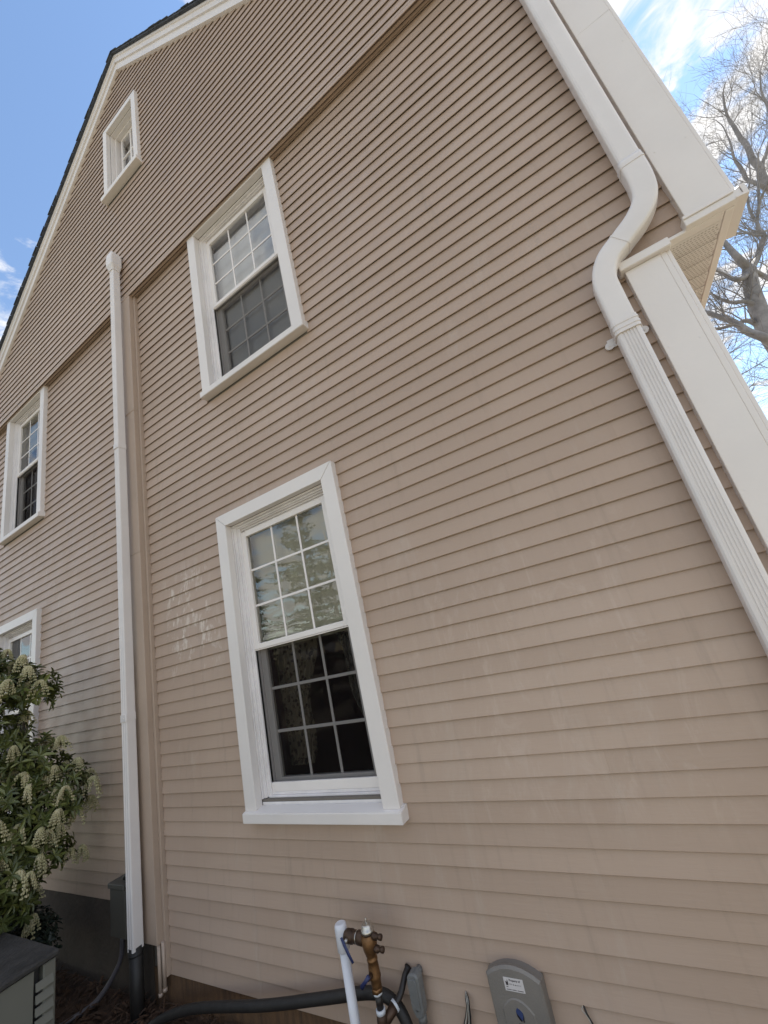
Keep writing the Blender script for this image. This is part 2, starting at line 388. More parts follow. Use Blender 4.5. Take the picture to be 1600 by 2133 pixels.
me_ = bpy.data.meshes.new("t"); b2.to_mesh(me_); b2.free(); bm.from_mesh(me_)
# gable sheathing in slices that follow the slope
hg = (-1.04, -.56, 5.79, 6.80)
zs = [4.32, 4.6, 4.9, 5.2, 5.5, 5.79, 6.1, 6.4, 6.80, 7.1, 7.4, 7.62]
for a, b in zip(zs, zs[1:]):
    xa = max(XL, PX-(PZ-a)/ML); xb_ = max(XL, PX-(PZ-b)/ML); xc = min(XR, PX+(PZ-a)/MR); xd = min(XR, PX+(PZ-b)/MR)
    if hg[2]-.01 < (a+b)/2 < hg[3]:
        prism(bm, [(xa, a), (hg[0], a), (hg[0], b), (xb_, b)], GY+.0147, .16); prism(bm, [(hg[1], a), (xc, a), (xd, b), (hg[1], b)], GY+.0147, .16)
    else: prism(bm, [(xa, a), (xc, a), (xd, b), (xb_, b)], GY+.0147, .16)
obj("wall", bm, M['core'], house)
# remaining walls (left, back, right/front facade) and interior lining
bm = bmesh.new()
box(bm, XL, XL+.12, .16, 8.5, GZ-.1, 5.0); box(bm, XL+.12, XR, 8.38, 8.5, GZ-.1, 5.0)
prism(bm, [(XL, 4.9), (XR, 4.9), (XR, gable_z(XR)), (PX, PZ), (XL, gable_z(XL))], 8.38, 8.5)
box(bm, 2.58, 2.70, .16, 8.38, GZ-.1, 1.99); box(bm, 2.83, XR-.02, .16, 8.38, 1.995, 4.7)
box(bm, XL+.12, 2.58, 2.6, 2.7, GZ, 4.6)
box(bm, XL+.12, 2.9, .165, 8.3, 2.0, 2.12); box(bm, XL+.12, 2.9, .165, 8.3, 4.5, 4.6)
obj("interior_wall", bm, M['interior'], house)
# facade siding on the +X side
bm = bmesh.new(); z = -.75
while z < 1.9: box(bm, 2.702, 2.716, .03, 8.4, z, z+.07); box(bm, 2.716, 2.722, .03, 8.4, z, z+.02); z += SP
z = 2.06
while z < 4.5: box(bm, 2.93, 2.944, .18, 8.4, z, z+.07); box(bm, 2.944, 2.95, .18, 8.4, z, z+.02); z += SP
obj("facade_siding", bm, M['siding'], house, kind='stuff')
# band: underside and drip edge of the projecting gable
bm = nbox(XL, XR-.02, GY+.004, .0, BAND+.002, BAND+.02); obj("band_soffit", bm, M['tantrim'], house)
bm = nbox(XL, XR-.02, GY+.0165, GY+.03, ZB-.002, BAND); obj("drip_edge", bm, M['tantrim'], house)
bm = nbox(XL, XR-.15, -.018, 0.0, BAND-.03, BAND-.001); obj("band_moulding", bm, M['tantrim'], house, bevel=.004)
# foundation
bm = nbox(XL, CHASE[0], .004, .014, GZ-.1, -.457); obj("foundation", bm, M['found'], house)
bm = nbox(CHASE[0]+.002, 2.58, .006, .014, GZ-.1, -.752); obj("foundation", bm, M['wood'], house)

# ---- pipe chase cover
bm = bmesh.new()
box(bm, CHASE[0], -.797, -.058, .013, -.60, ZB+.03)
o = obj("pipe_chase", bm, M['tantrim'], house, bevel=.0025)
bm = nbox(-.796, -.774, -.022, .012, -.762, BAND-.001); obj("channel_trim", bm, M['tantrim'], house, bevel=.002)
for z in (1.78, 3.02):
    bm = nbox(CHASE[0]-.001, -.7955, -.0605, -.02, z, z+.004); obj("joint_lap", bm, M['tantrim'], house)

# ---- windows
def frame(bm, x0, x1, z0, z1, w, y0, y1, wb=None, wt=None, mi=0):
    wb = w if wb is None else wb; wt = w if wt is None else wt
    box(bm, x0, x0+w, y0, y1, z0, z1, mi); box(bm, x1-w, x1, y0, y1, z0, z1, mi)
    box(bm, x0+w, x1-w, y0, y1, z0, z0+wb, mi); box(bm, x0+w, x1-w, y0, y1, z1-wt, z1, mi)
def window(dx, zo, ih, top_full=True, pr=0.0):
    """double hung window; zo = z of the inner casing bottom, ih = opening height"""
    x0, x1 = .037+dx, 1.02+dx; ix0, ix1 = .123+dx, .931+dx; zi0, zi1 = zo, zo+ih
    zt = zi1+(.082 if top_full else .052)
    bm = bmesh.new()
    c = .0012
    prism(bm, [(x0, zi0-.006), (ix0, zi0-.006), (ix0, zi1-c), (x0, zt-c)], -.034, .012)
    prism(bm, [(x1, zi0-.006), (x1, zt-c), (ix1, zi1-c), (ix1, zi0-.006)], -.034, .012)
    prism(bm, [(x0+c, zt), (ix0+c, zi1), (ix1-c, zi1), (x1-c, zt)], -.034, .012)
    win = obj("window", bm, M['white'], house, bevel=.0018)
    # stepped jamb (brick moulding, stops)
    bm = bmesh.new()
    for i, (a, y0, y1) in enumerate(((.0, .0125, .09), (.010, .024, .09), (.017, .030, .12), (.026, .040, .12), (.034, .046, .12))):
        b = a+.0095 if i < 4 else a+.016
        for (u, v) in ((ix0+a-.004, ix0+b-.004), (ix1-b+.004, ix1-a+.004)): box(bm, u, v, y0-.001*i, y1+.001*i, zi0+.03, zi1-.001)
        box(bm, ix0+b, ix1-b, y0+.001+.006*i, y1+.002+.001*i, zi1-b*1.1-.002, zi1-a*1.1-.0005)
    obj("jamb", bm, M['whitew'], win, bevel=.0012)
    # sill
    bm = bmesh.new()
    box(bm, x0-.004, x1+.013, -.054, .011, zi0-.058, zi0-.0075)
    for v in bm.verts:
        if v.co.z > zi0-.02: v.co.z += .012 if v.co.y > 0 else -.004
    bmesh.ops.bevel(bm, geom=bm.edges[:], offset=.003, segments=2, affect='EDGES')
    obj("sill", bm, M['white'], win)
    bm = bmesh.new(); box(bm, ix0+.002, ix1-.002, .0125, .10, zi0-.02, zi0+.016); box(bm, ix0+.03, ix1-.03, .036, .10, zi0+.0165, zi0+.036); box(bm, ix0+.034, ix1-.034, .050, .10, zi0+.0365, zi0+.0495)
    obj("sill", bm, M['whitew'], win, bevel=.0015)
    sx0, sx1 = ix0+.043, ix1-.043
    sc = ih/1.60
    zr = zi0+.805*sc+.01                   # meeting rail
    ztop = zi1-.058
    # upper sash
    bm = bmesh.new(); frame(bm, sx0, sx1, zr-.012, ztop, .040, .046, .075, .030, .036)
    obj("sash", bm, M['vinylw'], win, bevel=.002)
    gx0, gx1, gz0, gz1 = sx0+.040, sx1-.040, zr+.018, ztop-.036
    def lights(gx0, gx1, gz0, gz1, y, bw, mt, mg):
        px_, pz_ = (gx1-gx0)/3, (gz1-gz0)/3
        for i in (1, 2):
            obj("muntin", nbox(gx0+px_*i-bw/2, gx0+px_*i+bw/2, y+.004, y+.012, gz0, gz1), mt, win, bevel=.0015)
            obj("muntin", nbox(gx0, gx1, y+.0035, y+.0125, gz0+pz_*i-bw/2, gz0+pz_*i+bw/2), mt, win, bevel=.0015)
        for i in range(3):
            for j in range(3):
                a0 = gx0+px_*i+(bw/2 if i else 0)+.0004; a1 = gx0+px_*(i+1)-(bw/2 if i < 2 else 0)-.0004
                c0 = gz0+pz_*j+(bw/2 if j else 0)+.0004; c1 = gz0+pz_*(j+1)-(bw/2 if j < 2 else 0)-.0004
                q = bmesh.new(); t = R_.uniform(-.0006, .0006)
                vs = [q.verts.new(p) for p in ((a0, y+.006+t, c0), (a1, y+.006, c0), (a1, y+.006+t, c1), (a0, y+.006, c1))]; q.faces.new(vs)
                obj("pane", q, mg, win)
    lights(gx0, gx1, gz0, gz1, .058, .014, M['vinylw'], M['glassup'])
    # lower sash, set back
    bm = bmesh.new(); frame(bm, sx0+.004, sx1-.004, zi0+.052, zr+.016, .046, .082, .115, .055, .034)
    obj("sash", bm, M['vinylw'], win, bevel=.002)
    lights(sx0+.05, sx1-.05, zi0+.107, zr-.018, .092, .016, M['vinylw'], M['glass'])
    # screen: white frame with dark mesh
    bm = bmesh.new(); frame(bm, sx0-.006, sx1+.006, zi0+.050, zr-.0125, .009, .050, .066, .045, .007)
    obj("screen_frame", bm, M['vinylw'], win, bevel=.0015)
    q = bmesh.new(); vs = [q.verts.new(p) for p in ((sx0+.003, .060, zi0+.092), (sx1-.003, .060, zi0+.092), (sx1-.003, .060, zr-.02), (sx0+.003, .060, zr-.02))]; q.faces.new(vs)
    obj("screen_mesh", q, M['screen'], win)
    return win, (sx0, sx1, zi0+.052, zr, ztop)
w1, e1 = window(0, .072, 1.603)
w2, e2 = window(0, 2.745, 1.497, False)
w4, e4 = window(DXW, 2.745, 1.497, False)
w5, e5 = window(DXW, .072, 1.603)
# gable window (single 2 x 2 light set deep)
bm = bmesh.new(); gx0, gx1, gz0, gz1 = -1.113, -.478, 5.80, 6.865; ix0, ix1, iz1 = -1.045, -.546, 6.80; c = .0012
y0, y1 = GY-.032, GY+.012
prism(bm, [(gx0, gz0+.002), (ix0, gz0+.002), (ix0, iz1-c), (gx0, gz1-c)], y0, y1)
prism(bm, [(gx1, gz0+.002), (gx1, gz1-c), (ix1, iz1-c), (ix1, gz0+.002)], y0, y1)
prism(bm, [(gx0+c, gz1), (ix0+c, iz1), (ix1-c, iz1), (gx1-c, gz1)], y0, y1)
w3 = obj("window", bm, M['white'], house, bevel=.0018)
bm = nbox(gx0-.02, gx1+.010, GY-.056, GY+.011, gz0-.055, gz0); obj("sill", bm, M['white'], w3, bevel=.003)
bm = bmesh.new(); frame(bm, ix0+.002, ix1-.002, gz0+.012, iz1-.001, .012, GY+.0125, .10); frame(bm, ix0+.0145, ix1-.0145, gz0+.013, iz1-.0135, .020, -.006, .10)
box(bm, ix0, ix1, GY+.0125, .10, gz0-.03, gz0+.011); obj("jamb", bm, M['white'], w3, bevel=.0012)
bm = bmesh.new(); frame(bm, -.985, -.607, 5.86, 6.765, .028, .034, .06); obj("sash", bm, M['vinylw'], w3, bevel=.002)
obj("muntin", nbox(-.808, -.784, .034, .058, 5.888, 6.737), M['vinylw'], w3, bevel=.002)
obj("muntin", nbox(-.957, -.635, .036, .056, 6.42, 6.44), M['vinylw'], w3, bevel=.002)
for a0, a1 in ((-.957, -.809), (-.783, -.635)):
    for c0, c1 in ((5.888, 6.419), (6.441, 6.737)):
        q = bmesh.new(); vs = [q.verts.new(p) for p in ((a0, .045, c0), (a1, .045, c0), (a1, .045, c1), (a0, .045, c1))]; q.faces.new(vs); obj("pane", q, M['glass'], w3)

# ---- rake boards, roof
def rake(o0, o1, y0, y1, name, m, far=.4):
    for side in (-1, 1):
        mm = ML if side < 0 else MR; xe = (XL-.25) if side < 0 else (XR+.25)
        ze = lambda x: PZ-mm*abs(x-PX)
        poly = [(PX, PZ+o0), (xe, ze(xe)+o0), (xe, ze(xe)+o1), (PX, PZ+o1)]
        if side > 0: poly = [(PX+.0006, poly[0][1]), *poly[1:3], (PX+.0006, poly[3][1])]
        bm = bmesh.new(); prism(bm, poly, y0, y1); obj(name, bm, m, house)
rake(0, .115, GY-.020, GY+.04, "rake_board", M['white'])
rake(.1152, .20, GY-.034, GY+.04, "rake_board", M['white'])
rake(.2002, .235, GY-.044, GY+.04, "rake_moulding", M['vinylw'])
# shingle roof: stepped courses
for side in (-1, 1):
    mm = ML if side < 0 else MR; xe = (XL-.35) if side < 0 else (XR+.35); L_ = abs(xe-PX); n = int(L_/.10)
    bm = bmesh.new(); poly = [(PX, PZ+.236)]
    for i in range(n+1):
        x = PX+side*L_*i/n; z = PZ+.236-mm*abs(x-PX); poly.append((x, z))
    poly = [(PX, PZ+.236), (xe, PZ+.236-mm*L_)]
    top = []
    for i in range(n, -1, -1):
        x = PX+side*L_*i/n; z = PZ+.236-mm*abs(x-PX)
        top += [(x, z+.030), (x-side*.0005, z+.018+mm*.0005) if i < n else (x, z+.03)]
    pl = poly+top
    res = [pl[0]]
    for q in pl[1:]:
        if abs(q[0]-res[-1][0])+abs(q[1]-res[-1][1]) > 1e-5: res.append(q)
    prism(bm, res, GY-.066, 8.7); obj("roof", bm, M['shingle'], house)
bm = bmesh.new()
for side in (-1, 1):
    mm = ML if side < 0 else MR; xe = (XL-.3) if side < 0 else (XR+.3)
    x0_ = PX+side*.001
    prism(bm, [(x0_, PZ+.20), (xe, PZ+.20-mm*abs(xe-PX)), (xe, PZ+.234-mm*abs(xe-PX)), (x0_, PZ+.234)], GY+.045, 8.6)
obj("roof_deck", bm, M['core'], house)
# uneven ends of the shingle courses seen on the skyline
for side in (-1, 1):
    mm = ML if side < 0 else MR
    bm = bmesh.new(); ang = math.atan(mm); d = .0
    while d < 4.9:
        x = PX+side*d*math.cos(ang); z = PZ+.262-d*math.sin(ang); e = .13; jut = R_.uniform(0, .010)
        u = Vector((side*math.cos(ang), 0, -math.sin(ang))); nrm = Vector((side*math.sin(ang), 0, math.cos(ang)))
        p = Vector((x, 0, z)); q = p+u*e
        pts = [(p.x, p.z), (q.x, q.z), (q.x+nrm.x*.012, q.z+nrm.z*.012), (p.x+nrm.x*.004, p.z+nrm.z*.004)]
        prism(bm, pts, GY-.070-jut, 1.2); d += .134
    obj("shingle_course", bm, M['shingle'], house, kind='stuff')

# ---- right corner: upper corner board, overhang soffit, lower corner board
bm = nbox(2.812, 2.958, -.030, .012, SOF+.045, 4.55); obj("corner_board", bm, M['white'], house, bevel=.002)
bm = nbox(2.9585, 2.972, -.026, .17, SOF+.045, 4.55); obj("corner_board", bm, M['white'], house, bevel=.002)
bm = bmesh.new(); box(bm, 2.798, 2.975, -.040, .014, SOF+.002, SOF+.044); box(bm, 2.798, 2.955, -.046, -.041, SOF+.030, SOF+.044); obj("skirt_trim", bm, M['white'], house, bevel=.002)
bm = bmesh.new(); prism(bm, [(2.953, SOF+.003), (2.989, SOF-.002), (2.989, SOF+.044), (2.976, SOF+.044), (2.976, SOF+.01), (2.953, SOF+.01)], -.044, .172); obj("skirt_trim", bm, M['white'], house)
bm = nbox(2.9235, 2.9525, -.010, 8.4, SOF-.003, SOF+.012); obj("soffit_trim", bm, M['white'], house, bevel=.002)
bm = nbox(2.715, 2.923, -.012, .030, SOF-.001, SOF+.014); obj("soffit_trim", bm, M['white'], house, bevel=.002)
# vented soffit: shallow V grooves with rows of little slots
bm = bmesh.new(); y = .031; i = 0
while y < 8.3:
    w = .10
    box(bm, 2.705, 2.9225, y, y+w*.62, SOF, SOF+.010); box(bm, 2.705, 2.9225, y+w*.62, y+w, SOF+.0035, SOF+.010)
    y += w
obj("soffit_panel", bm, M['soffit'], house)
bm = bmesh.new(); y = .045
while y < 1.4:
    for k in range(17):
        x = 2.718+k*.012+(.006 if int(y/.015) % 2 else 0)
        if x < 2.915: box(bm, x, x+.0065, y, y+.0022, SOF-.0012, SOF-.0004)
    y += .0135
obj("soffit_slots", bm, mat("slot_shadow", (.36, .32, .30), .9), house, kind='stuff')
bm = nbox(2.572, 2.695, -.030, .012, GZ, SOF-.042); obj("corner_board", bm, M['white'], house, bevel=.002)
bm = bmesh.new(); box(bm, 2.6955, 2.7155, -.026, .012, GZ, SOF-.005); box(bm, 2.7157, 2.731, -.020, .09, GZ, SOF-.005); obj("corner_board", bm, M['white'], house, bevel=.0025)
bm = nbox(2.556, 2.733, -.052, .013, SOF-.041, SOF-.004); obj("cap_trim", bm, M['white'], house, bevel=.003)

# nail heads and butt joints on the boards
for i, (x, z) in enumerate([(x, z) for z in (2.35, 2.95, 3.6) for x in (2.835, 2.935)]+[(x, z) for z in (.35, .95, 1.55) for x in (2.592, 2.675)]):
    bm = bmesh.new(); tube(bm, [(x+.004*math.sin(i*3), -.0312, z+.02*math.sin(i*5)), (x+.004*math.sin(i*3), -.0300, z+.02*math.sin(i*5))], .0028, 8); obj("nail_head", bm, M['whitew'], house)
obj("joint_lap", nbox(2.811, 2.959, -.0308, -.02, 3.17, 3.1735), M['whitew'], house)
# ---- right downspout
ds = obj("downspout", (lambda b_: (sweep(b_, [(2.487, -.030, GZ+.02), (2.487, -.030, -.3), (2.487, -.030, .6), (2.487, -.030, 1.30), (2.487, -.030, 1.70)], rrect(.084, .070, .016, 5)), b_)[1])(bmesh.new()), M['spout'], house)
path = smooth_path([(2.487, -.029, 1.66), (2.487, -.029, 1.80), (2.492, -.029, 1.90), (2.530, -.029, 1.975), (2.60, -.029, 2.025), (2.672, -.029, 2.075), (2.722, -.029, 2.14), (2.738, -.029, 2.23), (2.738, -.029, 2.34)], 5)
bm = bmesh.new(); sweep(bm, path, rrect(.086, .072, .013, 0, 4)); obj("elbow", bm, M['spout'], ds, smooth=False)
for p in bpy.data.meshes[ds.children[0].data.name].polygons: p.use_smooth = True
for a, b in ((0, 1), (19, 20), (38, 39)):
    bm = bmesh.new(); pa = path[a].lerp(path[b], .15); pb = path[a].lerp(path[b], .55); sweep(bm, [pa+Vector((0, .0015, 0)), pb+Vector((0, .0015, 0))], rrect(.0895, .0755, .014, 0, 4)); obj("elbow_seam", bm, M['spout'], ds)
bm = bmesh.new(); sweep(bm, [(2.738, -.030, 2.33), (2.738, -.030, 3.9), (2.738, -.06, 4.1), (2.738, -.10, 4.3), (2.738, -.10, 4.7)], rrect(.082, .070, .016, 0)); obj("upper_pipe", bm, M['spout'], ds)
bm = bmesh.new(); sweep(bm, [(2.487, -.028, 1.645), (2.487, -.028, 1.70)], rrect(.092, .078, .018, 0)); sweep(bm, [(2.487, -.027, 1.660), (2.487, -.027, 1.668)], rrect(.095, .081, .018)); sweep(bm, [(2.487, -.027, 1.680), (2.487, -.027, 1.688)], rrect(.095, .081, .018))
for sx in (-1, 1):
    tube(bm, [(2.487+sx*.062, -.008, 1.664), (2.487+sx*.062, -.002, 1.664)], .016, 14); box(bm, 2.487+sx*.048-.016, 2.487+sx*.048+.016, -.0075, -.002, 1.652, 1.69); tube(bm, [(2.487+sx*.064, -.0105, 1.664), (2.487+sx*.064, -.0085, 1.664)], .0045, 8)
obj("bracket", bm, M['spout'], ds)
# ---- left downspout, smooth square pipe with a capped turned top
cx, yb = -.915, -.080
bm = bmesh.new(); sweep(bm, [(cx, yb, -.59), (cx, yb, 1.2), (cx, yb, 2.6), (cx, yb, 4.60)], rrect(.062, .066, .009, 2)); dl = obj("downspout", bm, M['spout'], house)
for z in (.655, 2.70):
    bm = bmesh.new(); sweep(bm, [(cx, yb+.001, z-.022), (cx, yb+.001, z+.022)], rrect(.068, .0715, .009)); box(bm, cx+.004, cx+.016, yb-.0735, yb-.070, z-.004, z+.001); obj("strap", bm, M['spout'], dl)
bm = bmesh.new(); rings = []
for z, w, d, yy in ((4.585, .070, .074, yb+.003), (4.60, .072, .076, yb+.004), (4.64, .098, .100, yb+.012), (4.72, .100, .104, yb+.014), (4.785, .092, .096, yb+.014), (4.80, .060, .070, yb+.014)):
    rings.append([bm.verts.new((cx+a, yy-b, z)) for a, b in rrect(w, d, .014)])
for a, b in zip(rings, rings[1:]):
    for k in range(len(a)): bm.faces.new((a[k], a[(k+1) % len(a)], b[(k+1) % len(a)], b[k]))
bm.faces.new(rings[0][::-1]); bm.faces.new(rings[-1]); bmesh.ops.recalc_face_normals(bm, faces=bm.faces[:])
obj("outlet_cap", bm, M['spout'], dl)
fix(house)

# ================================================================ INSIDE THE WINDOWS
def cloth(x0, x1, z0, z1, y, amp, waves, m, name, edge=None, n=36):
    bm = bmesh.new(); rows = []
    for j in range(13):
        t = j/12; z = z1+(z0-z1)*t; a, b = (edge(t) if edge else (x0, x1)); row = []
        for i in range(n+1):
            s = i/n; x = a+(b-a)*s
            row.append(bm.verts.new((x, y+amp*math.sin(s*waves*6.283+j*.12)+.004*noise.noise(Vector((x*9, z*3, 1))), z)))
        rows.append(row)
    for a, b in zip(rows, rows[1:]):
        for i in range(n): bm.faces.new((a[i], a[i+1], b[i+1], b[i]))
    return obj(name, bm, m, smooth=True)
def shade(e, zlow, m, label, grp):
    sx0, sx1, zb, zr, zt = e
    o = obj("window_shade", nbox(sx0-.01, sx1+.01, .130, .133, zlow, zt+.03), m); b_ = obj("bottom_bar", nbox(sx0-.01, sx1+.01, .126, .137, zlow-.02, zlow-.0005), m, o)
    tag(o, label, "window shade", grp)
shade(e1, e1[3]-.01, M['shade'], "dull olive roller shade behind the upper panes of the near ground-floor window", "shades drawn behind the panes")
shade(e2, e2[2]+.02, M['shadew'], "pale grey blind drawn full length in the upstairs window above the near one", "shades drawn behind the panes")
shade(e4, e4[3]+.30, M['shade'], "grey shade half down in the far left upstairs window", "shades drawn behind the panes")
o = cloth(.16, .40, .20, .95, .20, .010, 7, M['lace'], "curtain", lambda t: (.16+.02*t, .52-.18*t+.03*math.sin(t*9))); tag(o, "lace curtain hanging on the left behind the lower panes of the near window", "curtain", "curtains in the near window")
o = cloth(.60, .90, .20, .95, .22, .012, 8, M['sheer'], "curtain", lambda t: (.60+.20*t+.03*math.sin(t*8), .93)); tag(o, "thin sheer curtain hanging on the right behind the lower panes of the near window", "curtain", "curtains in the near window")
o = cloth(DXW+.15, DXW+.5, 2.83, 3.6, .21, .012, 6, M['drape'], "curtain"); tag(o, "dark drape at the left side of the far left upstairs window", "curtain")
o = obj("window_shade", nbox(-.99, -.60, .12, .123, 5.86, 6.78), M['shadew']); tag(o, "grey blind closed inside the small attic window", "window shade", "shades drawn behind the panes")

# ================================================================ UTILITIES AT THE FOOT OF THE WALL
def thing(name, loc, label, cat, group=None): return empty(name, loc, label, cat, group)
# backflow preventer
V = thing("backflow_preventer", (.83, -.15, -.75), "brass backflow valve assembly with silver bonnet and blue lever handles", "valve")
Y = -.15
def lathe(bm, c, prof, n=20, axis='Z'):
    rings = []
    for h, r in prof:
        ring = []
        for k in range(n):
            a = 6.2832*k/n
            p = {'Z': (r*math.cos(a), r*math.sin(a), h), 'X': (h, r*math.cos(a), r*math.sin(a)), 'Y': (r*math.cos(a), h, r*math.sin(a))}[axis]
            ring.append(bm.verts.new(Vector(c)+Vector(p)))
        rings.append(ring)
    for a, b in zip(rings, rings[1:]):
        for k in range(n):
            f = bm.faces.new((a[k], a[(k+1) % n], b[(k+1) % n], b[k])); f.smooth = True
    bm.faces.new(rings[0][::-1]); bm.faces.new(rings[-1]); bmesh.ops.recalc_face_normals(bm, faces=bm.faces[:])
X = .828
bm = bmesh.new(); lathe(bm, (X, Y, 0), [(-.50, .017), (-.475, .020), (-.462, .0205), (-.456, .0235), (-.45, .0235), (-.444, .022), (-.42, .021), (-.405, .0195), (-.403, .0215), (-.397, .0215), (-.395, .0195), (-.385, .021), (-.370, .027), (-.35, .0305), (-.325, .0305), (-.322, .0265), (-.318, .0265)]); body = obj("valve_body", bm, M['brass'], V)
bm = bmesh.new(); lathe(bm, (X, Y, 0), [(-.317, .0235), (-.312, .026), (-.303, .0262), (-.301, .0225), (-.290, .022), (-.285, .019)]); obj("bonnet", bm, M['silver'], V)
# hex flats and lettering-free casting ridges on the body
bm = bmesh.new(); lathe(bm, (X, Y, 0), [(-.384, .0225), (-.381, .0235), (-.378, .0225)], 6); obj("hex_collar", bm, M['brass'], V); bm = bmesh.new(); lathe(bm, (X, Y, 0), [(-.500, .0215), (-.486, .0215)], 6); obj("hex_collar", bm, M['brass'], V)
bm = bmesh.new(); lathe(bm, (X, Y, 0), [(-.286, .004), (-.270, .004), (-.268, .003)], 10); lathe(bm, (X+.008, Y-.006, 0), [(-.286, .002), (-.278, .002)], 8); obj("vent_screw", bm, M['silver'], V)
# left arm with shut-off towards the riser
bm = bmesh.new(); lathe(bm, (X-.020, Y, -.337), [(-.100, .014), (-.095, .021), (-.088, .0235), (-.062, .0245), (-.055, .019), (-.050, .0215), (-.040, .0215), (-.036, .019), (-.032, .0235), (-.012, .0245), (.0, .020)], 16, 'X'); obj("inlet_arm", bm, M['darkbrass'], V)
bm = bmesh.new(); lathe(bm, (X-.056, Y, -.337), [(-.0018, .0222), (.0018, .0222)], 16, 'X'); obj("thread_ring", bm, M['silver'], V)
bm = bmesh.new(); tube(bm, [(X-.110, Y-.035, -.322), (X-.098, Y-.038, -.345), (X-.082, Y-.040, -.372), (X-.066, Y-.040, -.398)], [.006, .0075, .0075, .006], 8)
for v in bm.verts: v.co.y = Y-.038+(v.co.y-(Y-.038))*.45
obj("lever_handle", bm, M['bluev'], V)
bm = bmesh.new(); lathe(bm, (X-.095, Y-.020, -.337), [(-.016, .006), (.006, .008)], 10, 'Y'); obj("handle_stem", bm, M['silver'], V)
# test cocks on the right
for z in (-.322, -.362):
    bm = bmesh.new(); lathe(bm, (X+.020, Y-.004, z), [(0, .009), (.009, .0125), (.022, .0125), (.024, .008), (.034, .008), (.036, .0105), (.046, .0105), (.048, .004)], 12, 'X'); obj("test_cock", bm, M['darkbrass'], V)
# second lever
bm = bmesh.new(); lathe(bm, (X-.002, Y-.022, -.438), [(-.020, .007), (.003, .010)], 10, 'Y'); obj("handle_stem", bm, M['darkbrass'], V)
bm = bmesh.new(); tube(bm, [(X+.004, Y-.041, -.428), (X-.018, Y-.043, -.448), (X-.040, Y-.043, -.468)], [.008, .0065, .009], 8)
for v in bm.verts: v.co.y = Y-.042+(v.co.y-(Y-.042))*.5
obj("lever_handle", bm, M['bluev'], V)
# nipple, tapes, tee
for z0, z1, r, m_, nm in ((-.508, -.500, .0175, 'tape', "thread_tape"), (-.552, -.508, .0135, 'blackiron', "nipple"), (-.566, -.552, .0180, 'tape', "thread_tape")):
    bm = bmesh.new(); lathe(bm, (X, Y, 0), [(z0, r), (z1, r)], 16); obj(nm, bm, M[m_], V)
bm = bmesh.new(); lathe(bm, (X, Y, 0), [(-.640, .016), (-.625, .020), (-.58, .021), (-.566, .018)]); tube(bm, [(X, Y, -.60), (X+.02, Y+.03, -.585), (X+.030, Y+.05, -.575)], [.019, .018, .020], 12); obj("tee", bm, M['darkbrass'], V)
bm = bmesh.new(); tube(bm, [(X+.029, Y+.048, -.576), (X+.033, Y+.056, -.573)], .021, 14); obj("thread_tape", bm, M['tape'], V)
bm = bmesh.new(); tube(bm, smooth_path([(X+.032, Y+.054, -.573), (X+.045, Y+.085, -.555), (X+.052, Y+.12, -.525), (X+.055, Y+.148, -.515)], 3), [.012]*9+[.016], 12); obj("wall_pipe", bm, M['blackiron'], V)
bm = bmesh.new(); lathe(bm, (X, Y, 0), [(-.655, .0195), (-.640, .0195)]); obj("thread_tape", bm, M['tape'], V)
bm = bmesh.new(); lathe(bm, (X, Y, 0), [(-.98, .014), (-.70, .014), (-.69, .019), (-.655, .018)]); obj("lower_pipe", bm, M['darkbrass'], V)
bm = bmesh.new(); tube(bm, [(X-.014, Y-.024, -.625), (X-.022, Y-.030, -.655), (X-.026, Y-.032, -.69)], [.008, .011, .007], 8); obj("lever_handle", bm, M['redv'], V)
fix(V)
# white riser
P = obj("riser_pipe", ntube([(.693, -.150, GZ), (.690, -.150, -.385)], .0195, 20), M['pvc']); tag(P, "white plastic riser pipe with a capped top left of the brass valve", "pipe")
bm = bmesh.new(); lathe(bm, (.690, -.150, 0), [(-.390, .0215), (-.386, .0255), (-.312, .0255), (-.300, .0235), (-.296, .017)], 20); obj("end_cap", bm, M['pvc'], P)
# black insulated pipe
pts = smooth_path([(-.86, -.17, GZ-.02), (-.70, -.14, -.865), (-.42, -.105, -.785), (.1, -.09, -.70), (.45, -.075, -.632), (.72, -.065, -.578), (.82, -.060, -.592), (.872, -.060, -.66), (.885, -.060, -.78), (.885, -.06, -1.0)], 6)
P = obj("insulated_pipe", ntube(pts, .0215, 12), M['black']); tag(P, "long black insulated pipe running left behind the white riser then bending down", "pipe")
# grey conduit body
C_ = thing("conduit_fitting", (.93, -.03, -.95), "grey electrical conduit elbow on the siding right of the brass valve", "conduit")
bm = bmesh.new(); prism(bm, [(.908, -.61), (.905, -.515), (.912, -.500), (.928, -.492), (.950, -.492), (.960, -.502), (.957, -.61), (.948, -.632), (.920, -.632)], -.062, -.018)
obj("conduit_body", bm, M['greymet'], C_, bevel=.006)
bm = bmesh.new(); tube(bm, [(.930, -.052, -.522), (.930, -.062, -.522)], .0045, 8); tube(bm, [(.932, -.052, -.606), (.932, -.062, -.606)], .0045, 8); prism(bm, [(.913, -.60), (.911, -.52), (.918, -.508), (.946, -.508), (.952, -.52), (.950, -.60)], -.0665, -.0605); obj("cover_plate", bm, M['greymet'], C_, bevel=.0015)
bm = ntube([(.935, -.040, -.625), (.935, -.040, GZ)], .013, 14); obj("conduit", bm, M['greymet'], C_)
bm = ntube([(.935, -.040, -.655), (.935, -.040, -.622)], .017, 14); obj("collar", bm, M['greymet'], C_)
bm = ntube([(.935, -.022, -.515), (.935, .006, -.515)], .014, 12); obj("wall_hub", bm, M['greymet'], C_)
fix(C_)
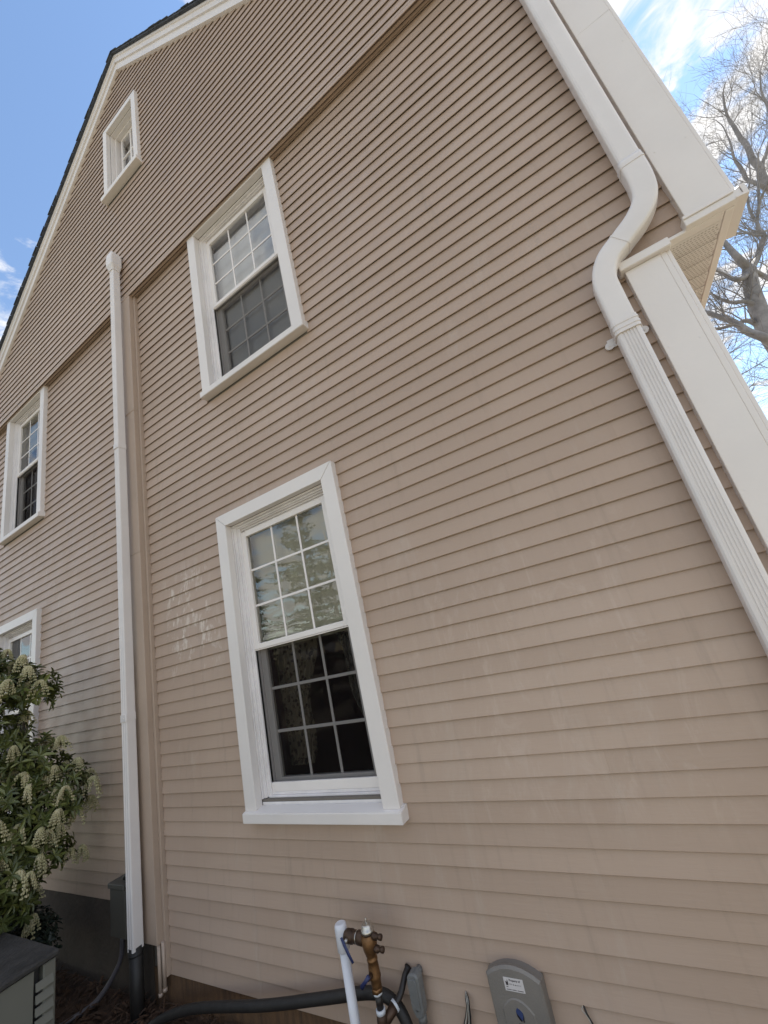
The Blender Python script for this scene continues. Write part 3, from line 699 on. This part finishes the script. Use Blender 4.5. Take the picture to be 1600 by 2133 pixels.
# network box
B = thing("network_box", (1.355, 0, -.8), "grey plastic utility interface box with arched top and white sticker", "utility box")
def arch(x0, x1, zs, zc, z0, n=10): return [(x0, z0)]+[(x0+(x1-x0)*i/n, zs+(zc-zs)*math.sin(math.pi*i/n)**.8) for i in range(n+1)]+[(x1, z0)]
def loft(bm, rings):
    vs = [[bm.verts.new(p) for p in r] for r in rings]
    for a, b in zip(vs, vs[1:]):
        for k in range(len(a)): bm.faces.new((a[k], a[(k+1) % len(a)], b[(k+1) % len(a)], b[k]))
    bm.faces.new(vs[-1]); bm.faces.new(vs[0][::-1]); bmesh.ops.recalc_face_normals(bm, faces=bm.faces[:])
bm = bmesh.new()
loft(bm, [[(x, .004, z) for x, z in arch(1.250, 1.452, -.462, -.432, -.80)], [(x, -.030, z) for x, z in arch(1.250, 1.452, -.460, -.430, -.80)]])
obj("box_base", bm, M['greyabs'], B, bevel=.002)
bm = bmesh.new()
loft(bm, [[(x, -.031, z) for x, z in arch(1.253, 1.455, -.456, -.424, -.80)], [(x, -.045, z) for x, z in arch(1.256, 1.455, -.452, -.420, -.80)], [(x, -.052, z) for x, z in arch(1.262, 1.449, -.458, -.428, -.794)]])
obj("box_cover", bm, M['greyabs'], B)
bm = bmesh.new()
loft(bm, [[(x, -.0515, z) for x, z in arch(1.292, 1.408, -.545, -.508, -.78, 14)], [(x, -.0555, z) for x, z in arch(1.297, 1.403, -.547, -.512, -.776, 14)]])
obj("raised_panel", bm, M['greyabs'], B)
st = obj("sticker", nbox(1.322, 1.393, -.0530, -.0524, -.490, -.452), M['paper'], B)
def text(s, x, z, size, y, m, name, par, bold=.0):
    cu = bpy.data.curves.new(name, 'FONT'); cu.body = s; cu.size = size; cu.extrude = .00008; cu.offset = bold; cu.resolution_u = 2
    tmp = bpy.data.objects.new(name, cu); COL.objects.link(tmp); bpy.context.view_layer.update()
    me = bpy.data.meshes.new_from_object(tmp.evaluated_get(bpy.context.evaluated_depsgraph_get())); COL.objects.unlink(tmp); bpy.data.objects.remove(tmp)
    me.materials.clear(); me.materials.append(m); o = bpy.data.objects.new(name, me); o.matrix_world = Matrix.Translation((x, y, z)) @ Matrix.Rotation(rad(90), 4, 'X'); link(o, par); return o
text("Property of", 1.342, -.4615, .0085, -.0533, M['ink'], "print", st, .0002)
for r in ((1.3405, 1.351, -.470), (1.3545, 1.358, -.4705), (1.362, 1.3655, -.4712), (1.3685, 1.3835, -.4705)):
    bm = bmesh.new(); n = 7
    tube(bm, [(r[0]+(r[1]-r[0])*i/n, -.0532, r[2]+(.0026 if i % 2 else -.0022)*R_.uniform(.5, 1)) for i in range(n+1)], .0004, 4); obj("handwriting", bm, M['ink'], st)
for a, b in ((1.3265, 1.345), (1.3475, 1.363), (1.366, 1.388)):
    bm = bmesh.new(); x = a
    while x < b: w = R_.uniform(.0016, .003); box(bm, x, min(b, x+w), -.0532, -.0531, -.4868, -.4868+R_.uniform(.002, .0028)); x += w+.0006
    obj("fine_print", bm, M['ink'], st)
bm = bmesh.new(); prism(bm, [(1.3285, -.474), (1.3365, -.474), (1.3375, -.466), (1.3350, -.457), (1.3335, -.462), (1.3315, -.4655), (1.3285, -.4635), (1.3262, -.4615), (1.328, -.468)], -.0532, -.0531); obj("emblem", bm, M['ink'], st)
obj("fine_print", nbox(1.3275, 1.335, -.0532, -.0531, -.4795, -.4775), M['ink'], st)
lg = obj("logo", (lambda b_: (prism(b_, [(1.343, -.541), (1.349, -.533), (1.357, -.536), (1.366, -.545), (1.366, -.556), (1.359, -.566), (1.352, -.556), (1.344, -.549)], -.0568, -.0556), b_)[1])(bmesh.new()), M['logoblue'], B)
bm = bmesh.new(); prism(bm, [(1.3425, -.5435), (1.3445, -.5500), (1.3520, -.5570), (1.3580, -.5665), (1.3560, -.5700), (1.3490, -.5640), (1.3435, -.5560)], -.0570, -.0556); prism(bm, [(1.3665, -.5465), (1.3670, -.5580), (1.3650, -.5690), (1.3615, -.5700), (1.3620, -.5620), (1.3650, -.5555)], -.0570, -.0556); obj("logo", bm, M['logoblack'], B)
bm = bmesh.new(); x = 1.343
while x < 1.372: w = R_.uniform(.002, .0035); box(bm, x, x+w, -.0560, -.0556, -.5785, -.5755); x += w+.0008
obj("logo_lettering", bm, mat("logo_grey", (.05, .045, .045), .6), B)
fix(B)
# cables
Cb = thing("cable_bundle", (1.11, -.01, -.95), "twisted bundle of pale and black cables out of a hole left of the grey box", "cable")
for i, (off, m_) in enumerate(((0, 'cablew'), (.006, 'black'), (.012, 'cablew'), (.017, 'black'), (-.005, 'black'))):
    pts = smooth_path([(1.125, .004, -.562-.2*abs(off)), (1.133+off*.5, -.016, -.568), (1.134+off*.4, -.022, -.585), (1.118+off+.003*math.sin(i*2), -.018, -.620), (1.104+off*1.2, -.016, -.655), (1.108+off*.7, -.016-.003*i, -.69), (1.10+off, -.02, GZ)], 5)
    obj("cable", ntube(pts, .0031, 8), M[m_], Cb)
obj("tie_wrap", ntube([(1.090, -.016, -.672), (1.106, -.029, -.672), (1.124, -.016, -.670), (1.134, -.018, -.664)], .002, 6), M['black'], Cb)
fix(Cb)
P = obj("cable", ntube(smooth_path([(1.566, .003, -.532), (1.572, -.010, -.540), (1.580, -.008, -.565), (1.592, -.008, -.60), (1.60, -.01, -.7), (1.61, -.02, GZ)], 5), .0032, 8), M['black']); tag(P, "single thin black cable coming out of the siding right of the grey box", "cable")
obj("cable_loop", ntube(smooth_path([(1.566, .003, -.532), (1.560, -.008, -.537), (1.574, -.012, -.552), (1.583, -.012, -.585)], 5), .0016, 6), M['cablew'], P)
# below the left downspout
P = obj("drain_pipe", ntube([(-.915, -.113, GZ-.02), (-.915, -.113, -.575)], .036, 18), M['black']); tag(P, "black drain pipe standing under the white downspout on the left", "pipe")
for z in (0, 13): obj("rib", ntube([(-.915, -.113, GZ+.05+z*.022), (-.915, -.113, GZ+.058+z*.022)], .039, 18), M['black'], P)
for i, (x, y, z) in enumerate(((-.812, -.040, -.835), (-.785, -.030, -.815))):
    P = obj("small_conduit", ntube([(x, y, z), (x, y, -.59)], .0105, 12), M['tantrim']); tag(P, ("left" if i == 0 else "right")+"-hand tan pipe of the pair ending below the boxed chase", "pipe", "tan pipes below the chase")
    obj("end_ring", ntube([(x, y, z-.004), (x, y, z+.012)], .0125, 12), M['tantrim'], P)
D = thing("disconnect_box", (-1.12, 0, -.56), "small tan grey electrical box half hidden behind the left downspout", "utility box")
obj("box_body", nbox(-1.185, -1.015, -.115, .006, -.56, -.315), M['tanbox'], D, bevel=.004)
obj("box_lid", nbox(-1.192, -1.008, -.125, .006, -.313, -.285), M['tanbox'], D, bevel=.004)
obj("service_elbow", ntube(smooth_path([(-1.10, -.06, -.286), (-1.09, -.065, -.272), (-1.02, -.07, -.245), (-.97, -.05, -.24)], 4), .017, 10), M['black'], D)
obj("conduit", ntube([(-1.06, -.06, -.57), (-1.06, -.06, GZ)], .012, 10), M['tanbox'], D)
fix(D)
P = obj("whip_conduit", ntube(smooth_path([(-1.215, -.03, -.62), (-1.225, -.05, -.74), (-1.29, -.14, -.86), (-1.36, -.26, -.885), (-1.38, -.45, -.86), (-1.33, -.58, -.78)], 7), .0135, 12), M['cableg']); tag(P, "grey flexible electrical hose curving down to the mulch on the left", "hose")
# ---------------------------------------------------------------- air conditioner
A = thing("air_conditioner", (-1.05, -.98, GZ), "beige louvered air conditioner cabinet standing on the ground at lower left", "air conditioner")
ax0, ax1, ay0, ay1, az0, az1 = -1.36, -.745, -1.42, -.57, GZ+.05, -.315
obj("base_pan", nbox(ax0, ax1, ay0, ay1, az0, az0+.06), M['acmet'], A, bevel=.006)
bm = bmesh.new()
bm.free()
for x, y in ((ax0, ay0), (ax1-.05, ay0), (ax0, ay1-.05), (ax1-.05, ay1-.05)): obj("corner_post", nbox(x, x+.05, y, y+.05, az0+.061, az1-.001), M['acmet'], A, bevel=.005)
obj("access_panel", nbox(ax1-.012, ax1-.002, ay1-.28, ay1-.085, az0+.062, az1-.002), M['acmet'], A, bevel=.002)
obj("core", nbox(ax0+.05, ax1-.05, ay0+.05, ay1-.05, az0+.061, az1-.002), M['acdark'], A)
for k in range(17):      # fine louvres left of the panel
    z = az0+.08+k*.030; bm = bmesh.new(); box(bm, ax1-.022, ax1-.002, ay0+.05, ay1-.29, z, z+.012)
    for v in bm.verts:
        if v.co.x > ax1-.01: v.co.z -= .012
    obj("louvre", bm, M['acmet'], A)
for k in range(4):       # wide slots at the right corner
    z = az1-.055-k*.045; bm = bmesh.new(); box(bm, ax1-.001, ax1+.012, ay1-.080, ay1-.012, z-.030, z)
    for v in bm.verts:
        if v.co.z > z-.01 and v.co.x > ax1: v.co.x -= .011
    obj("louvre", bm, M['acmet'], A)
obj("top_cover", nbox(ax0-.012, ax1+.012, ay0-.012, ay1+.012, az1, az1+.028), M['acdark'], A, bevel=.008)
bm = bmesh.new()
for k in range(6):
    r = .06+k*.036; tube(bm, [((ax0+ax1)/2+r*math.cos(a*.2618), (ay0+ay1)/2+r*math.sin(a*.2618), az1+.032) for a in range(25)], .003, 5, cap=False)
obj("fan_guard", bm, M['black'], A)
fix(A)

# ================================================================ PLANTS
def leaf_geo(bm, M4, l, w, mi=0):
    pts = [(0, 0, 0), (l*.35, w, .12*l), (l*.75, w*.8, .10*l), (l, 0, -.02*l), (l*.75, -w*.8, .10*l), (l*.35, -w, .12*l), (l*.45, 0, .03*l)]
    v = [bm.verts.new(M4 @ Vector(p)) for p in pts]
    for f in ((0, 1, 6), (1, 2, 6), (2, 3, 6), (3, 4, 6), (4, 5, 6), (5, 0, 6)): bm.faces.new([v[i] for i in f]).material_index = mi
leafmesh = []
for k in range(5):
    bm = bmesh.new(); leaf_geo(bm, Matrix.Identity(4), .058+.006*k, .0085+.0008*k); me = bpy.data.meshes.new("leaf"); bm.to_mesh(me); bm.free()
    me.materials.append(M['leafy'] if k == 4 else M['leaf']); leafmesh.append(me)
# drooping flower cluster: several strings of little bells
clm = []
for k in range(6):
    bm = bmesh.new(); rr = random.Random(40+k)
    for s in range(rr.randint(6, 10)):
        a = rr.random()*6.28; p = Vector((0, 0, 0)); q_ = rr.uniform(.3, .85); d = Vector((math.cos(a)*q_, math.sin(a)*q_, .15)); ln = rr.uniform(.055, .10); n = 9
        tube(bm, [p+d*(i/n)*ln*.8+Vector((0, 0, -ln*1.1*(i/n)**2)) for i in range(n+1)], .0009, 4)
        for i in range(1, n+1):
            c = p+d*(i/n)*ln*.8+Vector((0, 0, -ln*1.1*(i/n)**2))
            for sgn in (0, 1, 2):
                b_ = sgn*2.1+i*1.3; q = c+Vector((math.cos(b_)*.0055, math.sin(b_)*.0055, -.003)); r = .0054*(1.05-.3*i/n)
                bmesh.ops.create_icosphere(bm, subdivisions=1, radius=r, matrix=Matrix.Translation(q) @ Matrix.Scale(1.35, 4, (0, 0, 1)))
    me = bpy.data.meshes.new("flower_cluster"); bm.to_mesh(me); bm.free(); me.materials.append(M['flower']); clm.append(me)
SH = thing("flowering_shrub", (-1.75, -.75, GZ), "evergreen shrub with drooping cream flower clusters against the house at left", "shrub")
lobes = [(-1.62, -.58, 1.02, .21), (-1.52, -.42, .98, .15), (-1.75, -.80, .92, .24), (-1.55, -.62, .72, .20), (-1.70, -.80, .55, .30), (-1.52, -.42, .50, .19), (-1.48, -.30, .28, .22), (-1.62, -.55, .25, .32), (-1.75, -.85, .20, .38),
         (-1.50, -.40, .02, .20), (-1.60, -.62, -.02, .30), (-1.75, -.85, -.12, .32), (-1.55, -.50, -.20, .18), (-2.0, -.70, .3, .45), (-2.05, -.75, .85, .3), (-1.66, -.66, 1.18, .13)]
bm = bmesh.new()
for x, y, z, r in lobes:
    b0 = Vector((-1.75, -.68, GZ)); e = Vector((x, y, z)); m1 = b0.lerp(e, .45)+Vector((R_.uniform(-.06, .06), R_.uniform(-.06, .06), .05))
    tube(bm, smooth_path([b0, m1, e], 5), [.016-.011*i/10 for i in range(11)], 6)
obj("stems", bm, M['bark2'], SH)
tips = []
for x, y, z, r in lobes:
    for k in range(int(150*r*r/.05)+24):
        while True:
            d = Vector((R_.gauss(0, 1), R_.gauss(0, 1), R_.gauss(0, 1))).normalized()
            if d.z > -.75: break
        p = Vector((x, y, z))+d*r*R_.uniform(.55, 1.06)
        if noise.noise(p*7.0) < -.22: continue
        if p.y > -.03: p.y = -.03-R_.random()*.05
        tips.append((p, d))
camp = camo.matrix_world.translation
tips.sort(key=lambda t: (t[0]-camp).length-.0*t[0].z)
def whorl_mats(p, d, n):
    out_ = []
    ax = (d+Vector((0, 0, .6))).normalized(); u = ax.orthogonal().normalized()
    for i in range(n):
        a = 6.283*i/n+R_.random()*.6; rd = (Matrix.Rotation(a, 3, ax) @ u)
        dr = (rd+ax*R_.uniform(-.15, .65)).normalized(); s = dr.cross(ax)
        if s.length < 1e-3: continue
        s.normalize(); nn = s.cross(dr)
        mt = Matrix((( dr.x, s.x, nn.x, p.x), (dr.y, s.y, nn.y, p.y), (dr.z, s.z, nn.z, p.z), (0, 0, 0, 1)))
        out_.append(mt @ Matrix.Scale(R_.uniform(.75, 1.15), 4))
    return out_
bm = bmesh.new(); nl = 0; single = []
for i, (p, d) in enumerate(tips):
    ms = whorl_mats(p, d, R_.randint(5, 8))
    for mt in ms:
        if nl < 290 and i % 3 == 0: single.append(mt); nl += 1
        else: leaf_geo(bm, mt, .060, .0090, 1 if R_.random() < .16 else 0)
    if R_.random() < .5: tube(bm, [p, p-d*.09-Vector((0, 0, .02))], .0016, 3, cap=False)
obj("foliage", bm, [M['leaf'], M['leafy']], SH, kind='stuff')
for k, mt in enumerate(single):
    o = bpy.data.objects.new("leaf", leafmesh[k % 5]); o.matrix_world = mt; link(o, SH)
cand = [t for t in tips if t[1].dot((camp-t[0]).normalized()) > .05 or t[0].x > -1.5]
R_.shuffle(cand); used = []; cnt = 0
for p, d in cand:
    q = p+d*.055+Vector((0, 0, .0))
    if any((q-u).length < .047 for u in used): continue
    used.append(q); o = bpy.data.objects.new("flower_cluster", clm[cnt % 6]); o.matrix_world = Matrix.Translation(q) @ Matrix.Rotation(R_.random()*6.28, 4, 'Z') @ Matrix.Scale(R_.uniform(.85, 1.3), 4); link(o, SH); cnt += 1
    if cnt >= 170: break
fix(SH)
SH2 = thing("dark_shrub", (-2.0, -.35, GZ), "low dark evergreen shrub under the flowering one behind the air conditioner", "shrub")
bm = bmesh.new()
for k in range(900):
    d = Vector((R_.gauss(0, 1), R_.gauss(0, 1), abs(R_.gauss(0, 1)))).normalized(); p = Vector((-1.95, -.40, -.62))+Vector((d.x*.42, d.y*.28, d.z*.36))*R_.uniform(.5, 1)
    for mt in whorl_mats(p, d, 4): leaf_geo(bm, mt, .045, .011)
obj("foliage", bm, M['leafd'], SH2, kind='stuff')
bm = bmesh.new()
for k in range(6): tube(bm, [(-1.95, -.4, GZ), (-1.95+R_.uniform(-.2, .2), -.4+R_.uniform(-.12, .12), -.5)], [.012, .004], 6)
obj("stems", bm, M['bark2'], SH2); fix(SH2)

# ---- bare trees
def grow(bm, p, d, r, ln, depth, rr, spread=.55, n=4):
    """recursive limb; returns nothing, draws tubes"""
    pts = [p]; rs = [r]; q = p.copy(); dd = d.copy(); st = 4 if depth > 1 else 3
    for i in range(st):
        dd = (dd+Vector((rr.gauss(0, .16), rr.gauss(0, .16), rr.gauss(.05, .12)))).normalized(); q = q+dd*ln/st; pts.append(q.copy()); rs.append(r*(1-.55*(i+1)/st))
        if depth > 0:
            for _ in range(2 if (depth > 1 or rr.random() < .6) else 1):
                if rr.random() < .86:
                    ax = dd.orthogonal().normalized(); ax.rotate(Matrix.Rotation(rr.random()*6.28, 3, dd)); nd = (dd*math.cos(spread*rr.uniform(.7, 1.7))+ax*math.sin(spread*rr.uniform(.7, 1.7))).normalized()
                    grow(bm, q, nd, max(rs[-1]*.52, .0035), ln*rr.uniform(.5, .78), depth-1, rr, spread, n)
    tube(bm, pts, rs, n if depth > 1 else 3, cap=False)
LIMBS = {
'trunk': [(7.40,11.00,3.61),(7.26,11.00,4.98),(7.22,11.00,5.81),(7.30,11.00,6.59),(7.40,11.00,7.15),(7.54,11.00,7.62)],
'JLu': [(7.54,11.00,7.62),(7.30,10.60,7.87),(7.25,10.60,8.37),(7.19,10.60,9.06)],
'JLm': [(7.50,11.00,7.50),(7.03,10.40,7.15),(6.89,10.40,7.34),(6.80,10.40,7.58),(6.63,10.40,7.95)],
'JLl': [(7.29,11.0,6.50),(7.10,10.80,6.70),(6.88,10.80,6.83),(6.71,10.80,7.03),(6.54,10.80,7.43)],
'JU': [(7.54,11.00,7.62),(7.97,11.50,8.05),(8.19,11.50,8.35),(8.35,11.50,8.60),(8.33,11.50,8.83),(8.39,11.50,9.07)],
'JU1': [(8.39,11.50,9.07),(8.39,11.50,9.47),(8.51,11.50,9.91),(8.77,11.50,10.42),(8.96,11.50,10.99)],
'JU2': [(8.39,11.50,9.07),(8.68,11.70,9.60),(8.88,11.70,10.12),(9.13,11.70,10.49)],
'JU3': [(8.35,11.50,8.60),(8.10,11.30,8.62),(7.95,11.30,8.93),(7.88,11.30,9.21)],
'JR': [(7.54,11.00,7.62),(7.93,11.60,7.63),(8.09,11.60,7.28),(8.50,11.60,6.9)],
'low1': [(7.26,11.0,4.98),(6.82,10.20,5.30),(6.60,10.20,5.68),(6.47,10.20,6.05),(6.29,10.20,6.34),(6.10,10.20,6.63)],
'low2': [(7.22,11.0,5.81),(6.97,10.90,6.24),(6.75,10.90,6.30),(6.42,10.90,6.37),(6.25,10.90,6.48)]}
LRAD = dict(trunk=(.28, .15), JLu=(.11, .04), JLm=(.08, .025), JLl=(.075, .025), JU=(.10, .045), JU1=(.04, .014), JU2=(.04, .014), JU3=(.035, .014), JR=(.08, .04), low1=(.12, .05), low2=(.07, .03))
def limb_tree(limbs, radii, root, label, seed, twigs, ln0=1.15, dep=3):
    rr = random.Random(seed); T = thing("bare_tree", root, label, "tree", "bare trees beyond the house")
    tb = bmesh.new(); cb_ = bmesh.new()
    first = list(limbs.keys())[0]
    for nme, pts in limbs.items():
        P_ = [Vector(p) for p in pts]
        if nme == first: P_ = [Vector(root)]+P_
        sp = smooth_path(P_, 5); r0, r1 = radii[nme]; n_ = len(sp)
        tube(tb if nme == first else cb_, sp, [r0+(r1-r0)*(i/(n_-1))**.8 for i in range(n_)], 9 if r0 > .1 else 6)
        if nme == first: rng = range(n_*2//3, n_)
        else: rng = range(1, n_)
        for i in rng:
            for _ in range(twigs):
                if rr.random() < .32:
                    dd = (sp[min(i+1, n_-1)]-sp[i-1]).normalized(); ax = dd.orthogonal().normalized(); ax.rotate(Matrix.Rotation(rr.random()*6.28, 3, dd))
                    nd = (dd*.6+ax*.8+Vector((0, 0, .25))).normalized(); rl = (r0+(r1-r0)*i/(n_-1))
                    grow(cb_, sp[i], nd, min(.018, rl*.3), ln0*rr.uniform(.6, 1.2), dep-1 if rr.random() < .7 else dep-2, rr)
        if nme != first: grow(cb_, sp[-1], (sp[-1]-sp[-3]).normalized(), r1*.9, ln0*1.5, dep, rr)
    obj("trunk", tb, M['bark'], T, smooth=True); obj("crown", cb_, M['bark'], T, kind='stuff'); fix(T); return T
limb_tree(LIMBS, LRAD, (8.1, 11.0, GZ), "large bare tree with thick forking trunk seen beside the house eave at right", 3, 1)
L2 = {'up': [(9.73,12.50,7.18),(9.48,12.50,8.99),(9.48,12.50,10.33),(9.47,12.50,10.82),(9.55,12.50,11.27),(9.53,12.50,11.65),(9.60,12.50,12.17),(9.59,12.50,12.56),(9.62,12.50,13.10),(9.63,12.50,13.48),(9.72,12.50,13.95),(9.85,12.50,14.39),(10.05,12.50,14.73)],
'upL': [(9.48,12.50,10.33),(9.18,12.20,10.59),(9.04,12.20,10.94),(9.06,12.20,11.29),(9.07,12.20,11.76),(9.19,12.20,12.32),(9.23,12.20,12.62),(9.27,12.20,13.06),(9.22,12.20,13.40)],
'upR': [(9.55,12.50,11.27),(9.91,12.60,11.69),(10.17,12.60,12.11),(10.42,12.60,12.58)],
'top': [(9.48,12.5,8.99),(10.48,13.50,11.36),(10.98,13.50,13.63),(11.06,13.50,14.25),(11.14,13.50,14.65),(11.35,13.50,15.25)]}
limb_tree(L2, dict(up=(.17, .010), upL=(.07, .008), upR=(.05, .01), top=(.08, .015)), (10.0, 12.6, GZ), "tall slender bare tree rising above the thick forked one at right", 9, 1, 1.1)
def free_tree(root, h, seed, label, group, m='bark', dep=5, grp=None):
    rr = random.Random(seed); T = thing("bare_tree", root, label, "tree", group)
    tb = bmesh.new(); cb_ = bmesh.new(); p = Vector(root); pts = [p.copy()]; rs = [h*.018]
    for i in range(9):
        p = p+Vector((rr.gauss(0, .12), rr.gauss(0, .12), h/10)); pts.append(p.copy()); rs.append(h*.018*(1-.085*(i+1)))
        if i >= 2:
            for _ in range(3):
                a = rr.random()*6.28; grow(cb_, p, Vector((math.cos(a), math.sin(a), .75)).normalized(), rs[-1]*.45, h*.17*(1.25-.07*i), dep-2, rr)
    grow(cb_, p, Vector((0, 0, 1)), rs[-1]*.9, h*.2, dep-2, rr)
    tube(tb, pts, rs, 9); obj("trunk", tb, M[m], T, smooth=True); obj("crown", cb_, M[m], T, kind='stuff'); fix(T)
free_tree((6.2, 17.5, GZ), 15, 21, "bare tree further off whose fine twigs fill the sky low at right", "bare trees beyond the house")
free_tree((13.0, 21.0, GZ), 18, 22, "distant bare tree standing right of the others beyond the house", "bare trees beyond the house")
free_tree((-11.5, -5.8, GZ), 13, 23, "bare tree across the yard mirrored in the far left upstairs window", "trees across the yard")
free_tree((-5.5, -13.5, GZ), 10, 24, "bare tree across the yard mirrored in the upstairs window panes", "trees across the yard")
def conifer(root, h, r, seed, label):
    rr = random.Random(seed); T = thing("conifer_tree", root, label, "tree", "trees across the yard")
    tb = bmesh.new(); tube(tb, [root, (root[0], root[1], root[2]+h)], [h*.018, .02], 8); obj("trunk", tb, M['bark'], T)
    bm = bmesh.new()
    z = .8
    while z < h-.2:
        R0 = r*(1-z/h)**.8*rr.uniform(.8, 1.1); nb = rr.randint(5, 7)
        for b in range(nb):
            a = rr.random()*6.28; l = R0*rr.uniform(.7, 1.1); base = Vector((root[0], root[1], root[2]+z)); dv = Vector((math.cos(a), math.sin(a), rr.uniform(-.15, .12)))
            tube(bm, [base, base+dv*l], [.02, .006], 3, cap=False)
            nn = int(l*34)
            for k in range(nn):
                t = (k+rr.random())/nn; p = base+dv*l*t; s = Vector((-dv.y, dv.x, 0))*rr.uniform(-.30, .30)*(1.1-t*.5); w = rr.uniform(.05, .12)
                q = p+s+Vector((0, 0, rr.uniform(-.06, .03))); c = Vector((rr.gauss(0, 1), rr.gauss(0, 1), rr.gauss(0, .4))).normalized()*w; e = Vector((rr.gauss(0, 1), rr.gauss(0, 1), rr.gauss(0, .4))).normalized()*w*.5
                bm.faces.new([bm.verts.new(v) for v in (q-c, q+e, q+c, q-e)])
        z += rr.uniform(.25, .42)
    obj("crown", bm, M['needle'], T, kind='stuff'); fix(T)
conifer((-7.0, -9.0, GZ), 8.5, 2.6, 31, "dark evergreen across the yard mirrored in the near ground-floor window")
conifer((-10.5, -9.5, GZ), 6.5, 2.3, 32, "shorter evergreen left of the tall one across the yard")
conifer((-3.6, -11.5, GZ), 6.0, 2.4, 33, "evergreen across the yard standing nearest behind the camera")

conifer((-4.9, -2.7, GZ), 5.0, 1.9, 34, "thick unseen evergreen added near the house corner to shade the lower left wall")  # added off frame, close in, to darken the lower left of the wall
conifer((-3.4, -5.6, GZ), 4.4, 1.9, 35, "rounder low evergreen added out of view to help shade the lower left wall")  # added evergreen mass, keeps sky and ground bounce off the lower left wall
